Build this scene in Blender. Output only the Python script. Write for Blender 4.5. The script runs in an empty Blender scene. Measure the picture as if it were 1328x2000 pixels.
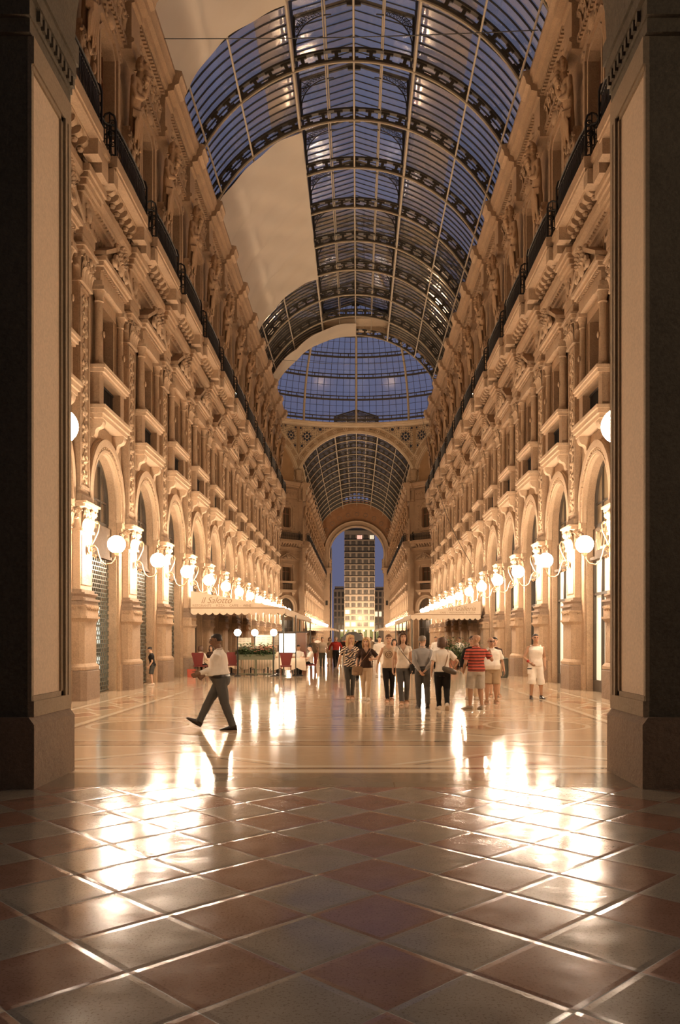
import bpy, math, random
import numpy as np
from mathutils import Vector, Matrix, noise as mnoise
random.seed(7)
S = bpy.context.scene
COL = S.collection
PI = math.pi
R = math.radians

# ------------------------------------------------------------------ mesh builder
class MB:
    def __init__(s):
        s.v = []; s.f = []; s.m = []
    def add(s, vs, fs, m=0):
        b = len(s.v)
        s.v.extend(vs)
        for f in fs:
            s.f.append(tuple(i + b for i in f)); s.m.append(m)
    def box(s, x0, x1, y0, y1, z0, z1, m=0):
        s.add([(x0,y0,z0),(x1,y0,z0),(x1,y1,z0),(x0,y1,z0),(x0,y0,z1),(x1,y0,z1),(x1,y1,z1),(x0,y1,z1)],
              [(0,3,2,1),(4,5,6,7),(0,1,5,4),(1,2,6,5),(2,3,7,6),(3,0,4,7)], m)
    def vprism(s, poly, z0, z1, poly2=None, m=0):
        p2 = poly2 or poly; n = len(poly)
        vs = [(x,y,z0) for x,y in poly] + [(x,y,z1) for x,y in p2]
        fs = [tuple(range(n-1,-1,-1)), tuple(range(n,2*n))]
        fs += [(i,(i+1)%n,n+(i+1)%n,n+i) for i in range(n)]
        s.add(vs, fs, m)
    def yprism(s, prof, y0, y1, m=0):              # profile of (x, z) run along y
        n = len(prof)
        vs = [(x,y0,z) for x,z in prof] + [(x,y1,z) for x,z in prof]
        fs = [tuple(range(n)), tuple(range(2*n-1,n-1,-1))]
        fs += [(i,n+i,n+(i+1)%n,(i+1)%n) for i in range(n)]
        s.add(vs, fs, m)
    def xprism(s, prof, x0, x1, m=0):              # profile of (y, z) run along x
        n = len(prof)
        vs = [(x0,y,z) for y,z in prof] + [(x1,y,z) for y,z in prof]
        fs = [tuple(range(n-1,-1,-1)), tuple(range(n,2*n))]
        fs += [(i,(i+1)%n,n+(i+1)%n,n+i) for i in range(n)]
        s.add(vs, fs, m)
    def lathe(s, prof, c=(0,0,0), n=24, a0=0, a1=2*PI, m=0, sx=1, sy=1):
        full = abs(a1-a0-2*PI) < 1e-6
        k = n if full else n+1
        vs = []
        for i in range(k):
            a = a0 + (a1-a0)*i/n
            for r,z in prof:
                vs.append((c[0]+r*math.cos(a)*sx, c[1]+r*math.sin(a)*sy, c[2]+z))
        p = len(prof); fs = []
        for i in range(n):
            j = (i+1) % k
            for q in range(p-1):
                fs.append((i*p+q, j*p+q, j*p+q+1, i*p+q+1))
        s.add(vs, fs, m)
    def sphere(s, c, r, nu=12, nv=8, m=0):
        if not isinstance(r, (tuple, list)): r = (r,r,r)
        vs = [(c[0],c[1],c[2]-r[2])]
        for j in range(1,nv):
            t = PI*j/nv
            for i in range(nu):
                a = 2*PI*i/nu
                vs.append((c[0]+r[0]*math.sin(t)*math.cos(a), c[1]+r[1]*math.sin(t)*math.sin(a), c[2]-r[2]*math.cos(t)))
        vs.append((c[0],c[1],c[2]+r[2]))
        fs = []
        for i in range(nu):
            j = (i+1)%nu
            fs.append((0,1+j,1+i))
            for q in range(nv-2):
                a = 1+q*nu
                fs.append((a+i,a+j,a+nu+j,a+nu+i))
            a = 1+(nv-2)*nu
            fs.append((a+i,a+j,len(vs)-1))
        s.add(vs, fs, m)
    def tube(s, pts, rad, n=8, m=0, up=None, closed=False):
        pts = [Vector(p) for p in pts]
        k = len(pts)
        if not isinstance(rad, (list,)): rad = [rad]*k
        rad = [(r,r) if not isinstance(r,(tuple,list)) else r for r in rad]
        tang = []
        for i in range(k):
            if closed: t = pts[(i+1)%k]-pts[i-1]
            else: t = pts[min(i+1,k-1)]-pts[max(i-1,0)]
            tang.append(t.normalized() if t.length > 1e-9 else Vector((0,0,1)))
        t = tang[0]
        if up is None:
            up = Vector((0,0,1)) if abs(t.z) < .9 else Vector((0,1,0))
        u = Vector(up); u = (u - t*u.dot(t)).normalized()
        vs = []
        for i in range(k):
            t = tang[i]
            u = u - t*u.dot(t)
            u = u.normalized() if u.length > 1e-6 else t.orthogonal().normalized()
            w = t.cross(u)
            for q in range(n):
                a = 2*PI*q/n
                p = pts[i] + w*(math.cos(a)*rad[i][0]) + u*(math.sin(a)*rad[i][1])
                vs.append(tuple(p))
        fs = []
        for i in range(k if closed else k-1):
            j = (i+1)%k
            for q in range(n):
                r_ = (q+1)%n
                fs.append((i*n+q,i*n+r_,j*n+r_,j*n+q))
        if not closed:
            fs.append(tuple(range(n-1,-1,-1))); fs.append(tuple(range((k-1)*n,k*n)))
        s.add(vs, fs, m)
    def loft(s, rings, m=0):                        # rings: equal-length point lists
        n = len(rings[0]); vs = [tuple(p) for r in rings for p in r]; fs = []
        for i in range(len(rings)-1):
            for q in range(n):
                r_ = (q+1)%n
                fs.append((i*n+q,i*n+r_,(i+1)*n+r_,(i+1)*n+q))
        fs.append(tuple(range(n-1,-1,-1))); fs.append(tuple(range((len(rings)-1)*n,len(rings)*n)))
        s.add(vs, fs, m)
    def strip(s, a, b, m=0):                        # quad strip between two polylines
        n = len(a)
        s.add([tuple(p) for p in a]+[tuple(p) for p in b], [(i,i+1,n+i+1,n+i) for i in range(n-1)], m)
    def xform(s, M):
        s.v = [tuple(M @ Vector(p)) for p in s.v]; return s
    def mesh(s, name, mats, angle=38):
        me = bpy.data.meshes.new(name)
        me.from_pydata([tuple(map(float,p)) for p in s.v], [], s.f)
        for mt in (mats if isinstance(mats,(list,tuple)) else [mats]): me.materials.append(mt)
        if any(s.m): me.polygons.foreach_set('material_index', s.m)
        import bmesh
        bm = bmesh.new(); bm.from_mesh(me); bmesh.ops.recalc_face_normals(bm, faces=bm.faces); bm.to_mesh(me); bm.free()
        me.polygons.foreach_set('use_smooth', [True]*len(me.polygons))
        me.set_sharp_from_angle(angle=R(angle))
        me.update()
        return me
    def build(s, name, mats, parent=None, angle=38, **kw):
        return link(name, s.mesh(name, mats, angle), parent, **kw)

def link(name, me, parent=None, loc=(0,0,0), rz=0, **kw):
    o = bpy.data.objects.new(name, me); COL.objects.link(o)
    o.location = loc; o.rotation_euler = (0,0,rz)
    if parent is not None: o.parent = parent
    return tag(o, **kw)
def tag(o, label=None, cat=None, group=None, kind=None):
    if label: o['label'] = label
    if cat: o['category'] = cat
    if group: o['group'] = group
    if kind: o['kind'] = kind
    return o
def empty(name, loc=(0,0,0), rz=0, **kw):
    return link(name, None, None, loc, rz, **kw)
def inst(name, parts, loc, rz, **kw):
    """a thing: an Empty with one child per (part name, mesh, [(sub-part, mesh)...]); the meshes are shared by its copies"""
    e = empty(name, loc, rz, **kw)
    for p in parts:
        c = link(p[0], p[1], e)
        for q in (p[2] if len(p) > 2 else []): link(q[0], q[1], c)
    return e
ORD = ('first second third fourth fifth sixth seventh eighth ninth tenth eleventh twelfth thirteenth fourteenth fifteenth '
       'sixteenth seventeenth eighteenth nineteenth twentieth').split()

# ------------------------------------------------------------------ node helper
class E:
    def __init__(s, nt, sock): s.nt = nt; s.s = sock
    def _op(s, op, *a, clamp=False):
        n = s.nt.nodes.new('ShaderNodeMath'); n.operation = op; n.use_clamp = clamp
        for i, x in enumerate((s,)+a):
            if isinstance(x, E): s.nt.links.new(x.s, n.inputs[i])
            else: n.inputs[i].default_value = x
        return E(s.nt, n.outputs[0])
    def __add__(s,o): return s._op('ADD',o)
    def __sub__(s,o): return s._op('SUBTRACT',o)
    def __mul__(s,o): return s._op('MULTIPLY',o)
    def __truediv__(s,o): return s._op('DIVIDE',o)
    def abs(s): return s._op('ABSOLUTE')
    def mod(s,o): return s._op('FLOORED_MODULO',o)
    def floor(s): return s._op('FLOOR')
    def lt(s,o): return s._op('LESS_THAN',o)
    def gt(s,o): return s._op('GREATER_THAN',o)
    def mx(s,o): return s._op('MAXIMUM',o)
    def sin(s): return s._op('SINE')
    def sqrt(s): return s._op('SQRT')
    def line(s, period, off, w):                   # 1 inside stripes of width w
        return ((s-off+period/2).mod(period)-period/2).abs().lt(w/2)

class Mat:
    def __init__(s, name, rough=.7, metal=0, spec=.5):
        s.m = bpy.data.materials.new(name); s.m.use_nodes = True
        s.nt = s.m.node_tree; s.b = s.nt.nodes['Principled BSDF']
        s.b.inputs['Roughness'].default_value = rough; s.b.inputs['Metallic'].default_value = metal
        s.b.inputs['Specular IOR Level'].default_value = spec
    def n(s, t): return s.nt.nodes.new(t)
    def l(s, a, b): s.nt.links.new(a.s if isinstance(a,E) else a, b)
    def obj(s):
        c = s.n('ShaderNodeTexCoord'); x = s.n('ShaderNodeSeparateXYZ'); s.l(c.outputs['Object'], x.inputs[0])
        s.co = c.outputs['Object']
        return [E(s.nt, x.outputs[i]) for i in range(3)]
    def world(s):
        c = s.n('ShaderNodeNewGeometry'); x = s.n('ShaderNodeSeparateXYZ'); s.l(c.outputs['Position'], x.inputs[0])
        s.co = c.outputs['Position']
        return [E(s.nt, x.outputs[i]) for i in range(3)]
    def noise(s, scale, detail=3, rough=.55, co=None, out='Fac'):
        n = s.n('ShaderNodeTexNoise'); n.inputs['Scale'].default_value = scale
        n.inputs['Detail'].default_value = detail; n.inputs['Roughness'].default_value = rough
        if co is None:
            if not hasattr(s,'co'): s.obj()
            co = s.co
        s.l(co, n.inputs['Vector']); return E(s.nt, n.outputs[out])
    def mix(s, f, a, b):
        n = s.n('ShaderNodeMix'); n.data_type = 'RGBA'
        for i, x in ((0,f),(6,a),(7,b)):
            if isinstance(x, E): s.l(x, n.inputs[i])
            elif i == 0: n.inputs[0].default_value = x
            else: n.inputs[i].default_value = (*x,1) if len(x)==3 else x
        return E(s.nt, n.outputs[2])
    def col(s, c):
        if isinstance(c, E): s.l(c, s.b.inputs['Base Color'])
        else: s.b.inputs['Base Color'].default_value = (*c,1)
    def bump(s, h, strength=.3, dist=.02):
        n = s.n('ShaderNodeBump'); n.inputs['Strength'].default_value = strength; n.inputs['Distance'].default_value = dist
        s.l(h, n.inputs['Height']); s.l(n.outputs[0], s.b.inputs['Normal'])
    def rough(s, e): s.l(e, s.b.inputs['Roughness'])
    def emit(s, c, st):
        s.b.inputs['Emission Color'].default_value = (*c,1); s.b.inputs['Emission Strength'].default_value = st

def plain(name, c, rough=.6, metal=0, var=.12, sc=6, bump=0, bsc=40):
    m = Mat(name, rough, metal)
    f = m.noise(sc, 4)
    m.col(m.mix(f, tuple(x*(1-var) for x in c), tuple(min(1,x*(1+var)) for x in c)))
    if bump: m.bump(m.noise(bsc, 3), bump, .01)
    return m.m
def stone(name, c, dark=.66, bump=.5, carved=0, csc=9):
    m = Mat(name, .78, spec=.3)
    m.world()
    ct = lambda e, lo, hi: ((e-lo)/(hi-lo))._op('MULTIPLY',1.0,clamp=True)
    f = ct(m.noise(.9, 5, .6),.3,.7); g = ct(m.noise(6, 6, .7),.36,.64); h = ct(m.noise(28, 3, .7),.35,.65)
    a = m.mix(f, tuple(x*dark for x in c), c)
    a = m.mix(g*(.55 if dark < .8 else .15), a, tuple(x*.60 for x in c))
    m.col(m.mix(h*.5, a, tuple(min(1,x*1.25) for x in c)))
    if carved:
        v = m.n('ShaderNodeTexVoronoi'); v.feature = 'SMOOTH_F1'; v.inputs['Scale'].default_value = csc
        m.l(m.co, v.inputs['Vector'])
        w = m.noise(csc*1.7, 3)
        m.bump(E(m.nt, v.outputs['Distance'])*1.2 + w*.6, carved, .08)
    else: m.bump(m.noise(16, 6, .75)+m.noise(4.5, 4, .6)*1.6, bump, .045)
    return m.m
def emitter(name, c, st):
    m = Mat(name); m.col((.8,.8,.8)); m.emit(c, st); return m.m

STONE = (.46,.315,.20)
M_stone = stone('facade_stone', STONE)
M_carve = stone('carved_stone', STONE, carved=.9, csc=7)
M_fine = stone('fine_carved_stone', STONE, carved=.8, csc=16)
M_sill = stone('pale_stone', (.56,.405,.27), .82)
M_grain = stone('brown_granite', (.30,.21,.145), .75)
M_fascia = stone('dark_shop_fascia', (.13,.085,.05), .8)
M_reveal = stone('portal_marble', (.66,.50,.35), .9, .1)
M_portal = stone('dark_portal_granite', (.17,.14,.10), .6)
M_portmould = stone('portal_moulding', (.36,.27,.18), .8)
M_statue = stone('statue_stone', (.45,.295,.175), .8)
M_iron = plain('dark_iron', (.022,.020,.019), .5, .3)
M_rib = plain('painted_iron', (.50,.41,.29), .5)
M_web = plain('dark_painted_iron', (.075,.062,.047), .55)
M_bar = plain('glazing_bar_iron', (.06,.055,.05), .5)
M_bracket = plain('gilded_bracket_metal', (.42,.27,.16), .4, .5)
M_darkwood = plain('dark_frame', (.06,.045,.03), .5)
M_wood = plain('brown_wood', (.22,.10,.05), .45)
M_cream = plain('awning_canvas', (.62,.49,.35), .85, bump=.1)
M_creamd = plain('awning_lettering_paint', (.30,.19,.11), .8)
M_cloth = plain('table_linen', (.68,.52,.36), .9)
M_burg = plain('burgundy_upholstery', (.17,.028,.022), .7)
M_black = plain('black_cloth', (.012,.011,.010), .8)
M_paper = plain('printed_paper', (.72,.64,.5), .8)
M_green = plain('planter_green_paint', (.13,.13,.07), .6)
M_leaf = plain('leaf_green', (.07,.10,.03), .6, var=.5, sc=20)
M_pink = plain('pink_petal', (.55,.22,.15), .7, var=.3, sc=25)
M_terra = plain('terracotta', (.33,.13,.07), .7)
M_bin = plain('bin_metal', (.11,.11,.085), .5, .3)
M_gold = plain('brass_letter', (.62,.48,.30), .4, .4)
M_mural = None

LAMP = (1.0,.70,.42)
M_globe = emitter('lit_opal_globe', (1.0,.775,.56), 215)
M_globe2 = emitter('lit_small_globe', (1.0,.84,.64), 30)
M_box = emitter('lit_menu_panel', (1.0,.90,.74), 9)
M_shoplit = emitter('lit_shop_interior', (.80,.92,.80), .9)
M_warmlit = emitter('lit_warm_interior', (1.0,.80,.50), .42)

def glass(name, tint, dif, fd, refl=.5, rough=.06):
    """thin roof glass: see-through, dusty, mirror-like at grazing angles"""
    m = bpy.data.materials.new(name); m.use_nodes = True; nt = m.node_tree
    for n in list(nt.nodes): nt.nodes.remove(n)
    N = nt.nodes.new
    out = N('ShaderNodeOutputMaterial'); tr = N('ShaderNodeBsdfTransparent'); tr.inputs[0].default_value = (*tint,1)
    d = N('ShaderNodeBsdfDiffuse'); d.inputs[0].default_value = (*dif,1)
    g = N('ShaderNodeBsdfGlossy'); g.inputs['Roughness'].default_value = rough; g.inputs[0].default_value = (.9,.9,.9,1)
    m1 = N('ShaderNodeMixShader'); m2 = N('ShaderNodeMixShader')
    fr = N('ShaderNodeFresnel'); fr.inputs['IOR'].default_value = 1.5
    co = N('ShaderNodeNewGeometry'); nz = N('ShaderNodeTexNoise'); nz.inputs['Scale'].default_value = .35; nz.inputs['Detail'].default_value = 3
    nt.links.new(co.outputs['Position'], nz.inputs['Vector'])
    mr = N('ShaderNodeMapRange'); mr.inputs['From Min'].default_value = .35; mr.inputs['From Max'].default_value = .7
    mr.inputs['To Min'].default_value = fd*.5; mr.inputs['To Max'].default_value = fd*1.5
    nt.links.new(nz.outputs['Fac'], mr.inputs['Value']); nt.links.new(mr.outputs[0], m1.inputs[0])
    nt.links.new(tr.outputs[0], m1.inputs[1]); nt.links.new(d.outputs[0], m1.inputs[2])
    mu = N('ShaderNodeMath'); mu.operation = 'MULTIPLY'; mu.inputs[1].default_value = refl
    nt.links.new(fr.outputs[0], mu.inputs[0]); nt.links.new(mu.outputs[0], m2.inputs[0])
    nt.links.new(m1.outputs[0], m2.inputs[1]); nt.links.new(g.outputs[0], m2.inputs[2])
    bp = N('ShaderNodeBump'); bp.inputs['Strength'].default_value = .25; bp.inputs['Distance'].default_value = .05
    n2 = N('ShaderNodeTexNoise'); n2.inputs['Scale'].default_value = 1.1
    nt.links.new(co.outputs['Position'], n2.inputs['Vector']); nt.links.new(n2.outputs['Fac'], bp.inputs['Height'])
    nt.links.new(bp.outputs[0], g.inputs['Normal'])
    nt.links.new(m2.outputs[0], out.inputs['Surface'])
    return m
M_roofglass = glass('roof_glass', (.93,.94,.97), (.52,.43,.33), .17, .28, .12)
M_hazeglass = glass('grazing_haze_roof_glass', (.80,.78,.74), (.50,.42,.32), .5, .4, .12)  # dust plus the grazing-angle haze of lamplit far bays, put into the colour
M_dusty = glass('frosted_roof_glass', (.85,.82,.76), (.52,.41,.28), .55, .3, .12)
M_domeglass = glass('dome_glass', (.9,.94,1.0), (.5,.45,.4), .10, .3, .15)
def pane_mat(name, c, rough=.12):
    m = Mat(name, rough, spec=.6); f = m.noise(1.5, 2)
    m.col(m.mix(f, tuple(x*.6 for x in c), c)); return m.m
M_pane = pane_mat('window_pane', (.12,.085,.055))
M_panel = pane_mat('lunette_pane_with_curtain', (.34,.25,.15))
M_paned = pane_mat('dark_window_pane', (.035,.028,.02))
def cloth_mat():
    m = bpy.data.materials.new('shade_canvas'); m.use_nodes = True; nt = m.node_tree
    for n in list(nt.nodes): nt.nodes.remove(n)
    N = nt.nodes.new
    out = N('ShaderNodeOutputMaterial'); d = N('ShaderNodeBsdfDiffuse'); t = N('ShaderNodeBsdfTranslucent'); mx = N('ShaderNodeMixShader')
    co = N('ShaderNodeNewGeometry'); nz = N('ShaderNodeTexNoise'); nz.inputs['Scale'].default_value = .6; nz.inputs['Detail'].default_value = 4
    nt.links.new(co.outputs['Position'], nz.inputs['Vector'])
    cr = N('ShaderNodeMix'); cr.data_type = 'RGBA'; cr.inputs[6].default_value = (.74,.63,.49,1); cr.inputs[7].default_value = (.84,.74,.60,1)
    nt.links.new(nz.outputs['Fac'], cr.inputs[0]); nt.links.new(cr.outputs[2], d.inputs[0]); nt.links.new(cr.outputs[2], t.inputs[0])
    mx.inputs[0].default_value = .25
    nt.links.new(d.outputs[0], mx.inputs[1]); nt.links.new(t.outputs[0], mx.inputs[2]); nt.links.new(mx.outputs[0], out.inputs['Surface'])
    return m
M_shade = cloth_mat()

# ------------------------------------------------------------------ layout constants (metres)
XW = 7.3            # half width of the arcade, wall face
BAY = 4.87
CAMX = .19
Y0 = 23.5           # first pier clear of the entrance
YO = Y0 + 12*BAY    # octagon begins
YF = YO + 38.6        # far arm begins
NF = 14
YE = YF + NF*BAY    # end wall
VR, VZ = 8.44, 21.33 # vault radius and centre height
def vault(x, dr=0): return VZ + math.sqrt(max(0, (VR+dr)**2 - x*x))
# ------------------------------------------------------------------ facade kit: x = out of the wall, y = along it, z = up
def cham(x0, x1, hw, c):
    return [(x0,-hw),(x1-c,-hw),(x1,-hw+c),(x1,hw-c),(x1-c,hw),(x0,hw)]
def grow(x0, x1, hw, c, d): return cham(x0, x1+d, hw+d, c)
def leaf(mb, p, out, h, w, curl=.09):
    """acanthus leaf: rises from p along z, leans and curls over in direction out"""
    o = Vector((out[0],out[1],0)).normalized(); p = Vector(p)
    pts = [p, p+o*.01+Vector((0,0,h*.35)), p+o*.03+Vector((0,0,h*.7)), p+o*(.03+curl*.5)+Vector((0,0,h*.95)),
           p+o*(.03+curl)+Vector((0,0,h)), p+o*(.045+curl)+Vector((0,0,h*.86))]
    mb.tube(pts, [(w*.42,.025),(w*.5,.035),(w*.48,.035),(w*.4,.03),(w*.28,.03),(w*.12,.02)], n=8, up=o)
def volute(mb, c, ax, r, turns=1.6, t=.02, sgn=1, n=16):
    """spiral tube in the plane spanned by ax and z"""
    a = Vector(ax).normalized(); pts = []
    for i in range(n+1):
        f = i/n; an = f*turns*2*PI; rr = r*(1-.85*f)
        pts.append(Vector(c)+a*(math.cos(an)*rr*sgn)+Vector((0,0,1))*(math.sin(an)*rr))
    mb.tube(pts, [t*(1-.4*i/n) for i in range(n+1)], n=5)
def scrolls(mb, x, yc, hw, z0, z1, cell, t=.022, rnd=None):
    """climbing foliage relief: alternating spirals, stem, blossoms"""
    rnd = rnd or random.Random(3)
    n = max(1, round((z1-z0)/cell)); h = (z1-z0)/n
    stem = []
    for i in range(n*4+1):
        z = z0+(z1-z0)*i/(n*4); stem.append((x+.01, yc+math.sin(i*PI/2)*hw*.3, z))
    mb.tube(stem, t*.9, n=5)
    for i in range(n):
        sg = 1 if i%2 else -1; zc = z0+h*(i+.5)
        volute(mb, (x+.02, yc+sg*hw*.35, zc), (0,1,0), min(hw*.6,h*.42), 1.4, t, sg, 10)
        mb.sphere((x+.035, yc+sg*hw*.35, zc), (.05,.06,.06), 6, 4)
        mb.sphere((x+.02, yc-sg*hw*.55, zc+h*.1), (.045,hw*.28,h*.16), 6, 4)
        mb.sphere((x+.02, yc-sg*hw*.5, zc-h*.3), (.04,hw*.2,h*.12), 6, 4)
def hscrolls(mb, x, y0, y1, zc, hz, cell, t=.014):
    n = max(1, round((y1-y0)/cell)); w = (y1-y0)/n
    for i in range(n):
        yc = y0+w*(i+.5); sg = 1 if i%2 else -1
        volute(mb, (x+.012, yc, zc), (0,1,0), min(w*.45,hz*.85), 1.4, t, sg, 9)
        mb.sphere((x+.015, yc, zc), (.03,.03,.03), 6, 4)
        mb.sphere((x+.012, yc+w*.5, zc), (.03,w*.1,hz*.7), 5, 4)

def capital(mb, x1, hw, z0, z1, x0=0):
    h = z1-z0
    mb.vprism(cham(x0,x1,hw,.02), z0, z0+h*.72)
    mb.vprism(cham(x0,x1+.05,hw+.05,.03), z0-.05, z0+.02)
    za = z0+h*.72
    mb.vprism(cham(x0,x1+.02,hw+.02,.02), za, za+h*.08, cham(x0,x1+.12,hw+.12,.03))
    mb.vprism(cham(x0,x1+.12,hw+.12,.03), za+h*.08, za+h*.2)
    mb.vprism(cham(x0,x1+.17,hw+.17,.03), za+h*.2, z1)
    for row,(zz,hh,k) in enumerate(((z0+.02,h*.36,4),(z0+.04,h*.62,3))):
        for i in range(k):
            y = -hw+2*hw*(i+.5)/k
            leaf(mb, (x1+.01,y,zz), (1,0), hh, 2*hw/k*.95, .1)
        for sg in (-1,1):
            for i in range(2 if x1-x0 > .25 else 1):
                xx = x1-.1-.22*i
                if xx > x0: leaf(mb, (xx,sg*(hw+.01),zz), (0,sg), hh, .2, .09)
    for sg in (-1,1):
        volute(mb, (x1+.1, sg*hw*.8, z0+h*.63), (0,1,0), h*.13, 1.5, .03, sg)
        volute(mb, (x1-.05, sg*(hw+.08), z0+h*.63), (1,0,0), h*.12, 1.5, .03, 1)
    mb.sphere((x1+.13,0,z0+h*.66), (.07,.1,h*.12), 8, 6)

def console(mb, y0, y1, x0, x1, zt, h):
    """scrolled bracket under a slab, its side outline an S"""
    d = x1-x0
    pr = [(x0,zt),(x1,zt),(x1+.01,zt-h*.16),(x1-.02,zt-h*.34),(x1-d*.2,zt-h*.46),(x0+d*.52,zt-h*.52),(x0+d*.38,zt-h*.66),
          (x0+d*.36,zt-h*.84),(x0+d*.24,zt-h),(x0,zt-h)]
    mb.yprism(pr, y0, y1)

def kit_pier():
    P = []
    m = MB(); m.vprism(cham(.0,.44,.70,.13),0,.76); m.vprism(cham(.0,.44,.70,.13),.76,.80,cham(.0,.41,.67,.12)); P.append(('plinth',m.mesh('plinth',M_grain)))
    m = MB()
    m.vprism(cham(0,.43,.69,.12),.80,.88); m.vprism(cham(0,.43,.69,.12),.88,.97,cham(0,.36,.62,.11))
    m.vprism(cham(0,.36,.62,.11),.97,2.06)
    m.vprism(cham(0,.36,.62,.11),2.06,2.16,cham(0,.42,.68,.12)); m.vprism(cham(0,.44,.70,.12),2.16,2.22)
    P.append(('pedestal',m.mesh('pedestal',M_stone)))
    m = MB(); m.vprism(cham(0,.40,.66,.11),2.22,2.49)
    hscrolls(m,.40,-.5,.5,2.4355,.1,.2); 
    for sg in (-1,1):
        k = MB(); hscrolls(k,0,-.14,.14,2.4355,.09,.14)
        k.xform(Matrix.Translation((.2,sg*.66,0)) @ Matrix.Rotation(sg*PI/2,4,'Z')); m.add(k.v,k.f)
    m.vprism(cham(0,.42,.68,.12),2.46,2.51)
    P.append(('pedestal_frieze',m.mesh('pedestal_frieze',M_stone)))
    m = MB(); m.vprism(cham(0,.38,.64,.03),2.51,2.62); m.vprism(cham(0,.42,.68,.04),2.62,2.68)
    m.vprism(cham(0,.33,.58,.03),2.68,2.74); m.vprism(cham(0,.33,.58,.03),2.74,2.80,cham(0,.38,.62,.04)); m.vprism(cham(0,.38,.62,.04),2.80,2.84)
    m.vprism(cham(0,.30,.55,.02),2.84,2.92)
    P.append(('column_base',m.mesh('column_base',M_grain)))
    m = MB(); m.vprism(cham(0,.25,.5,.02),2.92,4.46)
    for sg in (-1,1): m.box(.25,.27,sg*.42-.02,sg*.42+.02,3.05,4.35)
    m.box(.25,.27,-.42,.42,4.31,4.35); m.box(.25,.27,-.42,.42,3.05,3.09)
    P.append(('shaft',m.mesh('shaft',M_sill)))
    m = MB(); capital(m,.27,.5,4.5,5.22); P.append(('capital',m.mesh('capital',M_sill)))
    m = MB()
    m.vprism(cham(0,.28,.5,.02),5.22,5.42); m.vprism(cham(0,.25,.46,.02),5.42,5.52,cham(0,.2,.42,.02))
    m.vprism(cham(0,.18,.42,.01),5.5,11.0)
    for sg in (-1,1): m.box(.18,.22,sg*.36-.045,sg*.36+.045,5.6,10.95)
    m.box(.18,.22,-.36,.36,10.86,10.95); m.box(.18,.22,-.36,.36,5.6,5.7)
    sub = MB(); scrolls(sub,.18,0,.27,5.75,10.8,.42,.026,random.Random(5))
    P.append(('upper_shaft',m.mesh('upper_shaft',M_stone),[('foliage_relief',sub.mesh('foliage_relief',M_sill))]))
    m = MB(); capital(m,.24,.44,11.05,11.95); P.append(('upper_capital',m.mesh('upper_capital',M_stone)))
    m = MB()
    for x,hw,z0,z1 in ((.30,.5,11.95,12.2),(.33,.53,12.2,12.45),(.37,.57,12.45,12.52),(.30,.5,12.52,13.3),(.38,.58,13.3,13.42),(.46,.66,13.42,13.58),(.52,.72,13.58,13.72),(.58,.78,13.72,13.9)):
        m.vprism(cham(0,x,hw,.02),z0,z1)
    m.sphere((.32,0,12.9),(.06,.2,.2),10,8); volute(m,(.31,0,12.9),(0,1,0),.3,1.2,.04,1); [m.sphere((.31,.26*math.cos(R(45+90*i)),12.9+.26*math.sin(R(45+90*i))),(.06,.08,.08),6,4) for i in range(4)]
    P.append(('entablature_block',m.mesh('entablature_block',M_stone)))
    for sg in (-1,1):
        m = MB()
        a,b = sorted((sg*.5,sg*.95))
        m.box(0,.10,a,b,0,.8); m.box(0,.05,a,b,.8,4.5)
        m.box(0,.09,a,b,4.5,4.56); m.box(0,.07,a,b,4.56,4.95); m.box(0,.12,a,b,4.95,5.05)
        m.box(0,.17,a-(.06 if sg<0 else 0),b+(.06 if sg>0 else 0),5.05,5.22)
        for i in range(3): leaf(m,(.075,a+.08+.145*i,4.58),(1,0),.34,.14,.07)
        P.append(('jamb',m.mesh('jamb',M_stone)))
    return P

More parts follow.
